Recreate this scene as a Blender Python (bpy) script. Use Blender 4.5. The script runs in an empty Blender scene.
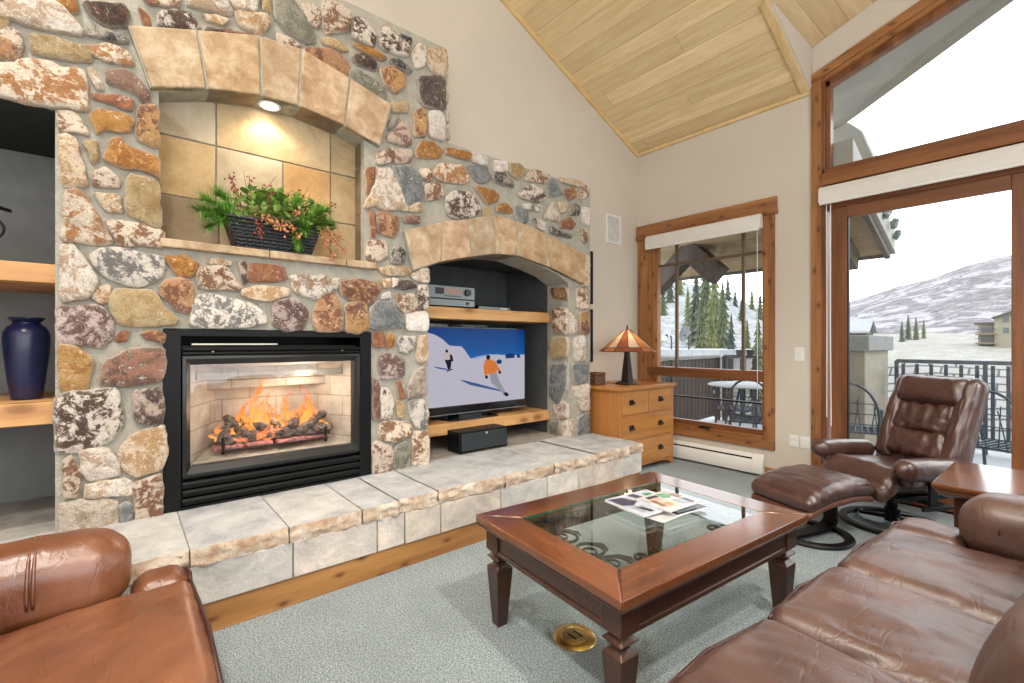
import bpy, math, random
from mathutils import Vector, Matrix, noise
from mathutils.geometry import tessellate_polygon
PI = math.pi
SC = bpy.context.scene
COL = SC.collection
rnd = random.Random(7)

# ------------------------------------------------------------------ mesh builder
def rotm(rx=0, ry=0, rz=0):
    return (Matrix.Rotation(rz, 3, 'Z') @ Matrix.Rotation(ry, 3, 'Y') @ Matrix.Rotation(rx, 3, 'X'))

def frame_of(d, up=Vector((0, 0, 1))):
    d = Vector(d).normalized()
    if abs(d.dot(up)) > .98: up = Vector((1, 0, 0))
    s = d.cross(up).normalized(); u = s.cross(d).normalized()
    return s, u

class MB:
    def __init__(s):
        s.v = []; s.f = []; s.m = []; s.attr = {}; s.g = []
    def add(s, vs, fs, mat=0, **attr):
        o = len(s.v); s.g.append((o, o + len(vs), len(s.f), len(s.f) + len(fs)))
        s.v += [tuple(p) for p in vs]
        s.f += [tuple(o + i for i in f) for f in fs]
        s.m += [mat] * len(fs)
        for k, val in attr.items():
            a = s.attr.setdefault(k, {})
            for i in range(len(vs)):
                a[o + i] = val[i] if isinstance(val, list) else val
        return s
    def box(s, x0, y0, z0, x1, y1, z1, mat=0, **attr):
        v = [(x, y, z) for x in (x0, x1) for y in (y0, y1) for z in (z0, z1)]
        f = [(0, 1, 3, 2), (4, 6, 7, 5), (0, 4, 5, 1), (2, 3, 7, 6), (0, 2, 6, 4), (1, 5, 7, 3)]
        return s.add(v, f, mat, **attr)
    def obox(s, c, size, R=None, mat=0, taper=None, **attr):
        R = R or Matrix.Identity(3); c = Vector(c)
        v = []
        for x in (-.5, .5):
            for y in (-.5, .5):
                for z in (-.5, .5):
                    k = 1 if (taper is None or z < 0) else taper
                    v.append(c + R @ Vector((x * size[0] * k, y * size[1] * k, z * size[2])))
        f = [(0, 1, 3, 2), (4, 6, 7, 5), (0, 4, 5, 1), (2, 3, 7, 6), (0, 2, 6, 4), (1, 5, 7, 3)]
        return s.add(v, f, mat, **attr)
    def beam(s, a, b, w, h, mat=0, up=Vector((0, 0, 1)), **attr):
        a = Vector(a); b = Vector(b); sd, u = frame_of(b - a, up)
        v = [p + sd * (i * w / 2) + u * (j * h / 2) for p in (a, b) for i, j in ((-1, -1), (1, -1), (1, 1), (-1, 1))]
        f = [(0, 1, 2, 3), (7, 6, 5, 4), (0, 4, 5, 1), (1, 5, 6, 2), (2, 6, 7, 3), (3, 7, 4, 0)]
        return s.add(v, f, mat, **attr)
    def tube(s, pts, r, n=8, mat=0, closed=False, flat=1., **attr):
        pts = [Vector(p) for p in pts]; N = len(pts)
        rr = r if isinstance(r, (list, tuple)) else [r] * N
        v = []; f = []
        u = None
        for i, p in enumerate(pts):
            if closed: d = pts[(i + 1) % N] - pts[i - 1]
            else: d = pts[min(i + 1, N - 1)] - pts[max(i - 1, 0)]
            if d.length < 1e-9: d = Vector((0, 0, 1))
            d.normalize()
            if u is None: sd, u = frame_of(d)
            else:
                u = (u - d * u.dot(d))
                if u.length < 1e-6: sd, u = frame_of(d)
                u.normalize(); sd = d.cross(u)
            for k in range(n):
                a = 2 * PI * k / n
                v.append(p + sd * (math.cos(a) * rr[i]) + u * (math.sin(a) * rr[i] * flat))
        M = N if closed else N - 1
        for i in range(M):
            j = (i + 1) % N
            for k in range(n):
                f.append((i * n + k, i * n + (k + 1) % n, j * n + (k + 1) % n, j * n + k))
        if not closed:
            f.append(tuple(reversed(range(n)))); f.append(tuple((N - 1) * n + k for k in range(n)))
        return s.add(v, f, mat, **attr)
    def lathe(s, prof, c=(0, 0, 0), n=24, mat=0, R=None, **attr):
        R = R or Matrix.Identity(3); c = Vector(c); v = []; f = []
        for r, z in prof:
            for k in range(n):
                a = 2 * PI * k / n
                v.append(c + R @ Vector((r * math.cos(a), r * math.sin(a), z)))
        for i in range(len(prof) - 1):
            for k in range(n):
                f.append((i * n + k, i * n + (k + 1) % n, (i + 1) * n + (k + 1) % n, (i + 1) * n + k))
        f.append(tuple(reversed(range(n)))); f.append(tuple((len(prof) - 1) * n + k for k in range(n)))
        return s.add(v, f, mat, **attr)
    def loft(s, rings, mat=0, cap=True, closed=True, **attr):
        n = len(rings[0]); v = [p for r in rings for p in r]; f = []
        for i in range(len(rings) - 1):
            for k in range(n if closed else n - 1):
                f.append((i * n + k, i * n + (k + 1) % n, (i + 1) * n + (k + 1) % n, (i + 1) * n + k))
        if cap:
            f.append(tuple(reversed(range(n)))); f.append(tuple((len(rings) - 1) * n + k for k in range(n)))
        return s.add(v, f, mat, **attr)
    def prism(s, poly, axis, a, b, holes=(), mat=0, **attr):
        """poly in the plane across `axis` (x: y,z / y: x,z / z: x,y), extruded from a to b, with holes."""
        def P(q, t):
            if axis == 'x': return (t, q[0], q[1])
            if axis == 'y': return (q[0], t, q[1])
            return (q[0], q[1], t)
        loops = [list(poly)] + [list(h) for h in holes]
        tri = tessellate_polygon([[Vector((q[0], q[1], 0)) for q in l] for l in loops])
        flat = [q for l in loops for q in l]; n = len(flat)
        v = [P(q, a) for q in flat] + [P(q, b) for q in flat]
        f = []
        for t in tri:
            f.append(tuple(t)); f.append(tuple(n + i for i in reversed(t)))
        o = 0
        for l in loops:
            m = len(l)
            for i in range(m):
                j = (i + 1) % m
                f.append((o + i, o + j, n + o + j, n + o + i))
            o += m
        return s.add(v, f, mat, **attr)
    def cushion(s, c, size, R=None, r=.06, n=(14, 14, 8), bulge=(0, 0, 0), wr=0., ws=6., seed=0, mat=0, fn=None, **attr):
        R = R or Matrix.Identity(3); c = Vector(c); H = [q / 2 for q in size]
        rr = min(r, *[h * .98 for h in H])
        key = {}; v = []; f = []
        def vid(p):
            k = tuple(round(q, 5) for q in p)
            if k in key: return key[k]
            q = Vector((p[0] * H[0], p[1] * H[1], p[2] * H[2]))
            i = Vector([max(-(H[t] - rr), min(H[t] - rr, q[t])) for t in range(3)])
            d = q - i
            nn = d.normalized() if d.length > 1e-9 else Vector((0, 0, 1))
            o = i + nn * rr
            for t in range(3):
                if bulge[t]:
                    k1, k2 = [w for w in range(3) if w != t]
                    o[t] += bulge[t] * (1 - p[k1] ** 2) * (1 - p[k2] ** 2) * (1 if p[t] > 0 else -1) * abs(p[t])
            if fn: o = fn(o, p)
            if wr:
                W3 = ws if isinstance(ws, tuple) else (ws,) * 3
                g = Vector((o.x * W3[0] + o.y * W3[0] * .3, o.y * W3[1], o.z * W3[2])) + Vector((seed * 3.7, seed * 1.3, seed))
                w = noise.noise(g) - 1.1 * max(0, .22 - abs(noise.noise(g * 1.3 + Vector((9, 2, 4))))) * 2.2
                o = o + nn * (w * wr)
            key[k] = len(v); v.append(c + R @ o)
            return key[k]
        def sp(m):
            return [math.sin((2 * i / m - 1) * PI / 2) * .35 + (2 * i / m - 1) * .65 for i in range(m + 1)]
        for ax in range(3):
            a1, a2 = [(1, 2), (2, 0), (0, 1)][ax]
            S1, S2 = sp(n[a1]), sp(n[a2])
            for sg in (-1, 1):
                for i in range(n[a1]):
                    for j in range(n[a2]):
                        q = []
                        for di, dj in ((0, 0), (1, 0), (1, 1), (0, 1)):
                            p = [0, 0, 0]; p[ax] = sg; p[a1] = S1[i + di]; p[a2] = S2[j + dj]
                            q.append(vid(p))
                        f.append(tuple(q if sg > 0 else reversed(q)))
        return s.add(v, f, mat, **attr)
    def build(s, name, mats, parent=None, bevel=0, smooth=None, seg=2, subsurf=0, local=False):
        me = bpy.data.meshes.new(name)
        off = Vector((0, 0, 0))
        if parent is not None and not local: off = worldloc(parent)
        me.from_pydata([tuple(Vector(p) - off) for p in s.v], [], s.f)
        if not isinstance(mats, (list, tuple)): mats = [mats]
        for m in mats: me.materials.append(m)
        if len(mats) > 1: me.polygons.foreach_set('material_index', s.m)
        for k, d in s.attr.items():
            ex = next(iter(d.values()))
            isv = isinstance(ex, (tuple, list))
            a = me.attributes.new(k, 'FLOAT_COLOR' if isv else 'FLOAT', 'POINT')
            for i in range(len(s.v)):
                val = d.get(i, (0, 0, 0, 1) if isv else 0.)
                if isv: a.data[i].color = (val[0], val[1], val[2], 1)
                else: a.data[i].value = val
        import bmesh
        bm = bmesh.new(); bm.from_mesh(me); bmesh.ops.recalc_face_normals(bm, faces=bm.faces); bm.to_mesh(me); bm.free()
        o = bpy.data.objects.new(name, me); COL.objects.link(o)
        if parent is not None: o.parent = parent
        if smooth is not None:
            if smooth >= 180 or smooth is True: me.polygons.foreach_set('use_smooth', [True] * len(me.polygons))
            else:
                me.polygons.foreach_set('use_smooth', [True] * len(me.polygons))
                me.set_sharp_from_angle(angle=math.radians(smooth))
        if bevel:
            b = o.modifiers.new('bevel', 'BEVEL'); b.width = bevel; b.segments = seg; b.limit_method = 'ANGLE'; b.angle_limit = math.radians(35)
            b.harden_normals = False
            if smooth is None:
                me.polygons.foreach_set('use_smooth', [True] * len(me.polygons)); me.set_sharp_from_angle(angle=math.radians(50))
        if subsurf:
            m = o.modifiers.new('sub', 'SUBSURF'); m.levels = subsurf; m.render_levels = subsurf
        return o

def build_each(b, name, mats, parent=None, **kw):
    """every solid of the builder as an object of its own"""
    out = []
    for v0, v1, f0, f1 in b.g:
        c = MB(); c.v = b.v[v0:v1]; c.f = [tuple(i - v0 for i in f) for f in b.f[f0:f1]]; c.m = b.m[f0:f1]
        c.attr = {k: {i - v0: q for i, q in d.items() if v0 <= i < v1} for k, d in b.attr.items()}
        out.append(c.build(name, mats, parent, **kw))
    return out
def worldloc(o):
    p = Vector((0, 0, 0))
    while o is not None:
        p = p + o.location; o = o.parent
    return p
def tag(o, label=None, cat=None, group=None, kind=None):
    if label: o['label'] = label
    if cat: o['category'] = cat
    if group: o['group'] = group
    if kind: o['kind'] = kind
    return o
def thing(name, label, cat, loc=(0, 0, 0), rz=0, group=None):
    o = bpy.data.objects.new(name, None); COL.objects.link(o); o.empty_display_size = .05
    o.location = loc; o.rotation_euler = (0, 0, rz)
    return tag(o, label, cat, group)
def struct(o): return tag(o, kind='structure')
def dup(o, parent=None, loc=None, rz=None, label=None, group=None):
    c = o.copy(); COL.objects.link(c)
    if parent is not None: c.parent = parent
    if loc is not None: c.location = loc
    if rz is not None: c.rotation_euler = (0, 0, rz)
    if label: c['label'] = label
    if group: c['group'] = group
    for ch in list(o.children): dup(ch, c)
    return c

# ------------------------------------------------------------------ materials
def srgb(r, g, b):
    return tuple(((c / 255) / 12.92 if c / 255 <= .04045 else ((c / 255 + .055) / 1.055) ** 2.4) for c in (r, g, b)) + (1,)
class NT:
    def __init__(s, name):
        s.mat = bpy.data.materials.new(name); s.mat.use_nodes = True
        s.t = s.mat.node_tree; s.t.nodes.clear()
        s.out = s.n('ShaderNodeOutputMaterial')
    def n(s, ty, **kw):
        nd = s.t.nodes.new(ty)
        for k, val in kw.items():
            if k.startswith('i_'):
                key = k[2:]
                key = int(key) if key.isdigit() else key
                nd.inputs[key].default_value = val
            else: setattr(nd, k, val)
        return nd
    def l(s, a, b): s.t.links.new(a, b)
    def mix(s, fac, a, b, bt='MIX'):
        m = s.n('ShaderNodeMix', data_type='RGBA', blend_type=bt, clamp_factor=True)
        for val, i in ((fac, 0), (a, 6), (b, 7)):
            if hasattr(val, 'is_linked') or hasattr(val, 'links'): s.l(val, m.inputs[i])
            else: m.inputs[i].default_value = val
        return m.outputs[2]
    def ramp(s, fac, stops, interp='LINEAR'):
        r = s.n('ShaderNodeValToRGB'); cr = r.color_ramp; cr.interpolation = interp
        while len(cr.elements) < len(stops): cr.elements.new(.5)
        for e, (p, c) in zip(cr.elements, stops):
            e.position = p; e.color = c if isinstance(c, (tuple, list)) else (c, c, c, 1)
        s.l(fac, r.inputs[0]); return r.outputs[0]
    def math(s, op, a, b=None, c=None):
        m = s.n('ShaderNodeMath', operation=op)
        for i, val in enumerate((a, b, c)):
            if val is None: continue
            if hasattr(val, 'links'): s.l(val, m.inputs[i])
            else: m.inputs[i].default_value = val
        return m.outputs[0]
    def coords(s, scale=(1, 1, 1), rot=(0, 0, 0), kind='Object'):
        tc = s.n('ShaderNodeTexCoord'); mp = s.n('ShaderNodeMapping')
        mp.inputs['Scale'].default_value = scale; mp.inputs['Rotation'].default_value = rot
        s.l(tc.outputs[kind], mp.inputs[0]); return mp.outputs[0]
    def noise(s, vec, scale, detail=4, rough=.55, dist=0, dim='3D', w=None):
        nd = s.n('ShaderNodeTexNoise', noise_dimensions=dim)
        nd.inputs['Scale'].default_value = scale; nd.inputs['Detail'].default_value = detail
        nd.inputs['Roughness'].default_value = rough; nd.inputs['Distortion'].default_value = dist
        s.l(vec, nd.inputs['Vector'])
        if w is not None: s.l(w, nd.inputs['W'])
        return nd.outputs['Fac']
    def bump(s, h, strength=.3, dist=.01):
        b = s.n('ShaderNodeBump'); b.inputs['Strength'].default_value = strength; b.inputs['Distance'].default_value = dist
        s.l(h, b.inputs['Height']); return b.outputs[0]
    def bsdf(s, col, rough=.5, metal=0, normal=None, coat=0, spec=.5, emit=None, es=0, coatr=.12):
        b = s.n('ShaderNodeBsdfPrincipled')
        def setv(key, val):
            if hasattr(val, 'links'): s.l(val, b.inputs[key])
            else: b.inputs[key].default_value = val
        setv('Base Color', col); setv('Roughness', rough); setv('Metallic', metal); setv('Coat Weight', coat); setv('Coat Roughness', coatr)
        setv('Specular IOR Level', spec)
        if normal is not None: s.l(normal, b.inputs['Normal'])
        if emit is not None: setv('Emission Color', emit); setv('Emission Strength', es)
        s.l(b.outputs[0], s.out.inputs[0]); return s.mat

def plain(name, col, rough=.5, metal=0, var=.12, scale=8, bump=0, bscale=60, coat=0, spec=.5, bd=.004):
    t = NT(name); v = t.coords()
    n = t.noise(v, scale, 5)
    lo = tuple(c * (1 - var) for c in col[:3]) + (1,); hi = tuple(min(1, c * (1 + var)) for c in col[:3]) + (1,)
    c = t.ramp(n, [(.3, lo), (.7, hi)])
    nm = t.bump(t.noise(v, bscale, 4), bump, bd) if bump else None
    return t.bsdf(c, rough, metal, nm, coat, spec)
def emis(name, col, st):
    t = NT(name); e = t.n('ShaderNodeEmission'); e.inputs[0].default_value = col; e.inputs[1].default_value = st
    t.l(e.outputs[0], t.out.inputs[0]); return t.mat
def wood(name, c1, c2, axis='x', rough=.4, ring=9, knots=0, coat=.0, dark=None, stretch=14, bumpk=.15):
    t = NT(name)
    sc = {'x': (1, stretch, stretch), 'y': (stretch, 1, stretch), 'z': (stretch, stretch, 1)}[axis]
    v = t.coords(sc); v0 = t.coords()
    big = t.noise(v, .8, 3, .5, .6); fine = t.noise(v, 6, 6, .65, .3)
    g = t.math('ADD', t.math('MULTIPLY', big, .65), t.math('MULTIPLY', fine, .35))
    c = t.ramp(g, [(.34, c1), (.5, tuple((a + b) / 2 for a, b in zip(c1, c2))), (.64, c2)])
    pat = t.noise(v0, 3, 3)
    c = t.mix(t.math('MULTIPLY', pat, .25), c, c1)
    if dark is not None:
        st = t.ramp(fine, [(.55, 0.), (.72, 1.)])
        c = t.mix(t.math('MULTIPLY', st, .45), c, dark)
    if knots:
        sp = t.n('ShaderNodeSeparateXYZ'); t.l(v0, sp.inputs[0]); ia = 'xyz'.index(axis); ib, ic = [q for q in range(3) if q != ia]
        cx = t.n('ShaderNodeCombineXYZ'); t.l(t.math('MULTIPLY', sp.outputs[ia], 5.), cx.inputs[0]); t.l(t.math('MULTIPLY', t.math('ADD', sp.outputs[ib], sp.outputs[ic]), 11.), cx.inputs[1])
        vo = t.n('ShaderNodeTexVoronoi', voronoi_dimensions='2D'); vo.inputs['Scale'].default_value = knots
        t.l(cx.outputs[0], vo.inputs['Vector'])
        k = t.ramp(vo.outputs['Distance'], [(.0, .95), (.06, .8), (.11, .3), (.20, 0.)])
        c = t.mix(k, c, dark or tuple(q * .3 for q in c1[:3]) + (1,))
    return t.bsdf(c, rough, 0, t.bump(fine, bumpk, .003), coat)
def planks(name, c1, c2, along='x', across='y', w=.13, rough=.5, seam=(.2, .13, .06, 1)):
    t = NT(name); tc = t.n('ShaderNodeTexCoord'); sx = t.n('ShaderNodeSeparateXYZ'); t.l(tc.outputs['Object'], sx.inputs[0])
    A = sx.outputs['xyz'.index(along)]; B = sx.outputs['xyz'.index(across)]
    q = t.math('DIVIDE', B, w); row = t.math('FLOOR', q); fr = t.math('FRACT', q)
    wn = t.n('ShaderNodeTexWhiteNoise', noise_dimensions='1D'); t.l(row, wn.inputs['W'])
    la = t.math('ADD', t.math('DIVIDE', A, 4.2), t.math('MULTIPLY', wn.outputs['Value'], 7))
    cell = t.math('FLOOR', la); fa = t.math('FRACT', la)
    wn2 = t.n('ShaderNodeTexWhiteNoise', noise_dimensions='2D'); cb = t.n('ShaderNodeCombineXYZ'); t.l(row, cb.inputs[0]); t.l(cell, cb.inputs[1])
    t.l(cb.outputs[0], wn2.inputs['Vector'])
    sc = {'x': (1, 9, 9), 'y': (9, 1, 9), 'z': (9, 9, 1)}[along]
    mp = t.n('ShaderNodeMapping'); mp.inputs['Scale'].default_value = sc; t.l(tc.outputs['Object'], mp.inputs[0])
    off = t.n('ShaderNodeVectorMath', operation='ADD'); t.l(mp.outputs[0], off.inputs[0]); t.l(wn2.outputs['Color'], off.inputs[1])
    g = t.noise(off.outputs[0], 2.2, 6, .6, .5)
    c = t.mix(t.ramp(g, [(.35, 0.), (.68, 1.)]), c1, c2)
    dk = tuple(a * .72 for a in c1[:3]) + (1,)
    c = t.mix(t.math('MULTIPLY', wn2.outputs['Value'], .55), c, dk)
    vo = t.n('ShaderNodeTexVoronoi'); vo.inputs['Scale'].default_value = .9; mp2 = t.n('ShaderNodeMapping')
    mp2.inputs['Scale'].default_value = {'x': (2, 6, 6), 'y': (6, 2, 6), 'z': (6, 6, 2)}[along]; t.l(tc.outputs['Object'], mp2.inputs[0]); t.l(mp2.outputs[0], vo.inputs['Vector'])
    c = t.mix(t.ramp(vo.outputs['Distance'], [(0., .7), (.05, .5), (.11, 0.)]), c, seam)
    e = t.math('MINIMUM', fr, t.math('SUBTRACT', 1., fr)); ea = t.math('MULTIPLY', t.math('MINIMUM', fa, t.math('SUBTRACT', 1., fa)), 4.2 / w)
    ee = t.math('MINIMUM', e, ea)
    s = t.ramp(ee, [(0., 1.), (.012, .8), (.03, 0.)])
    c = t.mix(t.math('MULTIPLY', s, .4), c, seam)
    return t.bsdf(c, rough, 0, t.bump(t.math('SUBTRACT', 1., s), .4, .004))
def leather(name, c1, c2, rough=.4):
    t = NT(name); v = t.coords()
    n = t.noise(v, 3.5, 5, .6, .4); f = t.noise(v, 26, 5, .6)
    c = t.ramp(n, [(.3, c1), (.68, c2)])
    c = t.mix(t.math('MULTIPLY', f, .35), c, c1)
    cr = t.noise(t.coords((3, 8, 5), (.3, .2, .6)), 1.0, 3, .55, .6)
    ridge = t.math('ABSOLUTE', t.math('SUBTRACT', cr, .5))
    wr = t.ramp(ridge, [(0., 0.), (.022, 1.)])
    vo = t.n('ShaderNodeTexVoronoi'); vo.inputs['Scale'].default_value = 260; t.l(v, vo.inputs['Vector'])
    h = t.math('ADD', t.math('MULTIPLY', wr, .25), t.math('MULTIPLY', vo.outputs['Distance'], .10))
    h = t.math('ADD', h, t.math('MULTIPLY', t.noise(t.coords((1, 2.4, 1.5), (.2, .4, .5)), 6, 3, .5, .4), 1.5))
    ro = t.ramp(n, [(.3, rough - .06), (.7, rough + .08)])
    return t.bsdf(c, ro, 0, t.bump(h, .30, .008), .12, .9, coatr=.35)
def stone(name):
    """rubble stone: colours ca / cb of each stone come with its vertices, patched together by noise; chipped pale rims."""
    t = NT(name)
    a = t.n('ShaderNodeAttribute', attribute_name='ca'); b = t.n('ShaderNodeAttribute', attribute_name='cb')
    sd = t.n('ShaderNodeAttribute', attribute_name='seed'); ed = t.n('ShaderNodeAttribute', attribute_name='rim')
    v = t.coords()
    n1 = t.noise(v, 10, 7, .72, 1.0, '4D', sd.outputs['Fac']); n2 = t.noise(v, 42, 6, .75, .8, '4D', sd.outputs['Fac']); n3 = t.noise(v, 110, 4, .6)
    k = t.math('ADD', t.math('MULTIPLY', n1, .68), t.math('MULTIPLY', n2, .32))
    c = t.mix(t.ramp(k, [(.485, 0.), (.525, 1.)]), a.outputs['Color'], b.outputs['Color'])
    sp = t.ramp(n2, [(.585, 0.), (.66, 1.)])
    c = t.mix(t.math('MULTIPLY', sp, .6), c, b.outputs['Color'])
    c = t.mix(t.math('MULTIPLY', t.ramp(n2, [(.36, 1.), (.43, 0.)]), .65), c, (.84, .78, .69, 1))
    c = t.mix(t.math('MULTIPLY', t.ramp(n3, [(.3, 1.), (.48, 0.)]), .5), c, (.10, .07, .05, 1), 'MIX')
    rim = t.math('MULTIPLY', ed.outputs['Fac'], t.ramp(n2, [(.35, .15), (.6, .75)]))
    c = t.mix(rim, c, (.72, .66, .57, 1))
    h = t.math('ADD', t.math('MULTIPLY', n2, .7), t.math('MULTIPLY', n3, .3))
    return t.bsdf(c, .72, 0, t.bump(h, 1., .02), 0, .35)
def mortar(name, col):
    t = NT(name); v = t.coords()
    n = t.noise(v, 14, 6, .65); f = t.noise(v, 90, 4)
    c = t.ramp(n, [(.3, tuple(q * .78 for q in col[:3]) + (1,)), (.7, tuple(q * 1.12 for q in col[:3]) + (1,))])
    return t.bsdf(c, .9, 0, t.bump(t.math('ADD', n, f), .7, .01), 0, .2)
def travertine(name, c1, c2, c3, bs=.35, scale=5):
    t = NT(name); v = t.coords()
    sd = t.n('ShaderNodeAttribute', attribute_name='seed')
    n = t.noise(v, scale, 6, .68, .5, '4D', sd.outputs['Fac']); f = t.noise(v, 45, 5, .7)
    c = t.ramp(n, [(.3, c1), (.5, c2), (.68, c3)])
    c = t.mix(t.ramp(f, [(.62, 0.), (.75, .6)]), c, tuple(q * .45 for q in c1[:3]) + (1,))
    tint = t.n('ShaderNodeAttribute', attribute_name='tint')
    c = t.mix(1.0, c, tint.outputs['Color'], 'MULTIPLY')
    return t.bsdf(c, .75, 0, t.bump(t.math('ADD', n, f), bs, .008), 0, .3)
def glass(name, tint=(1, 1, 1, 1), refl=1.0):
    t = NT(name)
    lw = t.n('ShaderNodeLayerWeight'); lw.inputs[0].default_value = .5
    fr = t.math('ADD', .04, t.math('MULTIPLY', t.math('POWER', lw.outputs['Facing'], 5.), .9))
    g = t.n('ShaderNodeBsdfGlossy'); g.inputs['Roughness'].default_value = .01; g.inputs[0].default_value = (1, 1, 1, 1)
    tr = t.n('ShaderNodeBsdfTransparent'); tr.inputs[0].default_value = tint
    mx = t.n('ShaderNodeMixShader'); t.l(t.math('MULTIPLY', fr, refl), mx.inputs[0]); t.l(tr.outputs[0], mx.inputs[1]); t.l(g.outputs[0], mx.inputs[2])
    t.l(mx.outputs[0], t.out.inputs[0]); return t.mat

M = {}
M['wall'] = plain('wall_paint', (.62, .565, .485, 1), .85, var=.03, scale=2, bump=.05, bscale=160, spec=.2)
M['white'] = plain('white_paint', (.78, .77, .74, 1), .45, var=.03)
M['blind'] = plain('blind_fabric', (.74, .73, .71, 1), .6, var=.03)
M['pine_x'] = wood('knotty_pine_x', (.19, .068, .020, 1), (.46, .215, .078, 1), 'x', .38, knots=.8, dark=(.10, .03, .008, 1))
M['pine_z'] = wood('knotty_pine_z', (.19, .068, .020, 1), (.46, .215, .078, 1), 'z', .38, knots=.8, dark=(.10, .03, .008, 1))
M['pine_y'] = wood('knotty_pine_y', (.26, .105, .028, 1), (.52, .26, .08, 1), 'y', .42, knots=.8, dark=(.12, .04, .01, 1))
M['shelf'] = wood('shelf_pine', (.50, .24, .08, 1), (.78, .47, .20, 1), 'y', .45, knots=.35, dark=(.25, .10, .03, 1))
M['sash_x'] = wood('stained_sash_x', (.115, .038, .013, 1), (.30, .115, .038, 1), 'x', .36, dark=(.06, .018, .006, 1))
M['sash_z'] = wood('stained_sash_z', (.115, .038, .013, 1), (.30, .115, .038, 1), 'z', .36, dark=(.06, .018, .006, 1))
M['ceil'] = planks('ceiling_boards', (.76, .56, .29, 1), (.95, .77, .48, 1), 'x', 'y', .165, .5, (.30, .16, .06, 1))
M['ceil2'] = planks('dormer_boards', (.76, .54, .29, 1), (.93, .75, .48, 1), 'y', 'x', .165, .5, (.30, .16, .06, 1))
M['moulding'] = wood('pale_pine', (.62, .42, .18, 1), (.80, .62, .34, 1), 'y', .45)
M['mortar'] = mortar('mortar', (.42, .40, .335, 1))
M['stone'] = stone('rubble_stone')
M['arch'] = travertine('arch_travertine', (.30, .19, .105, 1), (.47, .35, .235, 1), (.64, .54, .42, 1), .6, 9)
M['tile'] = travertine('niche_tile', (.36, .28, .19, 1), (.50, .42, .31, 1), (.60, .54, .44, 1), .35, 4)
M['hearth'] = travertine('hearth_stone', (.30, .30, .30, 1), (.45, .45, .445, 1), (.60, .58, .55, 1), .8, 6)
M['hearth_rough'] = travertine('hearth_chiselled', (.34, .20, .11, 1), (.58, .46, .36, 1), (.80, .75, .68, 1), 1., 10)
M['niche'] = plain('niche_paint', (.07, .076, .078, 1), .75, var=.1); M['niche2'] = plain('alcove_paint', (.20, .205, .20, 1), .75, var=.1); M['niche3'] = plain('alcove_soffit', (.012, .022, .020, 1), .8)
M['black'] = plain('black_metal', (.0035, .004, .0045, 1), .45, 0, var=.1, spec=.22)
M['iron'] = plain('wrought_iron', (.018, .017, .016, 1), .45, .6)
M['plastic'] = plain('black_plastic', (.011, .012, .014, 1), .3)

# ------------------------------------------------------------------ the room
WX, WY = -3.226, 4.62              # painted fireplace wall, window wall
SL = .427                          # main ceiling slope
def zc(y): return 3.46 + SL * (WY - y)
t = NT('carpet'); v = t.coords()
n1 = t.noise(v, 140, 3, .8); n2 = t.noise(v, 3, 4, .6); n3 = t.noise(v, 48, 4, .7)
c = t.ramp(n1, [(.36, (.08, .11, .125, 1)), (.5, (.31, .375, .395, 1)), (.62, (.72, .79, .80, 1))])
c = t.mix(t.math('MULTIPLY', t.ramp(n3, [(.35, 0.), (.65, 1.)]), .4), c, (.50, .57, .59, 1))
c = t.mix(t.math('MULTIPLY', t.ramp(n2, [(.4, 1.), (.6, 0.)]), .3), c, (.25, .30, .315, 1))
M['carpet'] = t.bsdf(c, .95, 0, t.bump(t.math('ADD', n1, n3), 1., .012), 0, .1)

b = MB(); b.prism([(-3.9, -3.2), (2.4, -3.2), (2.4, WY + .1), (-3.9, WY + .1)], 'z', -.12, 0.)
struct(b.build('floor', M['carpet']))
# fireplace wall (with the chimney chase behind it left open where the stonework stands)
b = MB()
b.prism([(-3.2, 0), (WY + .12, 0), (WY + .12, 3.40), (WY, 3.46), (-3.2, zc(-3.2))], 'x', WX - .10, WX,
        holes=[[(-1.25, .2), (-.20, .2), (-.20, 2.36), (-1.25, 2.36)], [(.06, .2), (1.32, .2), (1.32, 1.42), (.06, 1.42)], [(1.66, .2), (3.18, .2), (3.18, 2.02), (1.66, 2.02)]])
struct(b.build('wall_fireplace', M['wall']))
# window wall with window, door and gable window openings
RAKE = .336
def zr(x): return 3.577 + RAKE * (x + 1.423)       # outer edge of the gable trim
top = [(1.6, 4.75), (2.4, 4.75)]
b = MB()
ceilx = -1.435
b.prism([(WX - .1, -.1), (2.4, -.1), (2.4, 4.3), (.55, zr(.55) + .27), (ceilx, zr(ceilx) + .255), (ceilx, 3.455), (WX - .1, 3.455)], 'y', WY, WY + .14,
        holes=[[(-3.10, .34), (-1.81, .34), (-1.81, 2.52), (-3.10, 2.52)],
               [(-1.34, .02), (1.55, .02), (1.55, 2.58), (-1.34, 2.58)],
               [(-1.34, 2.70), (1.55, 2.70), (1.55, 3.2), (.5, zr(.5) - .13), (-1.34, zr(-1.34) - .09)]])
struct(b.build('wall_window', M['wall']))
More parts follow.
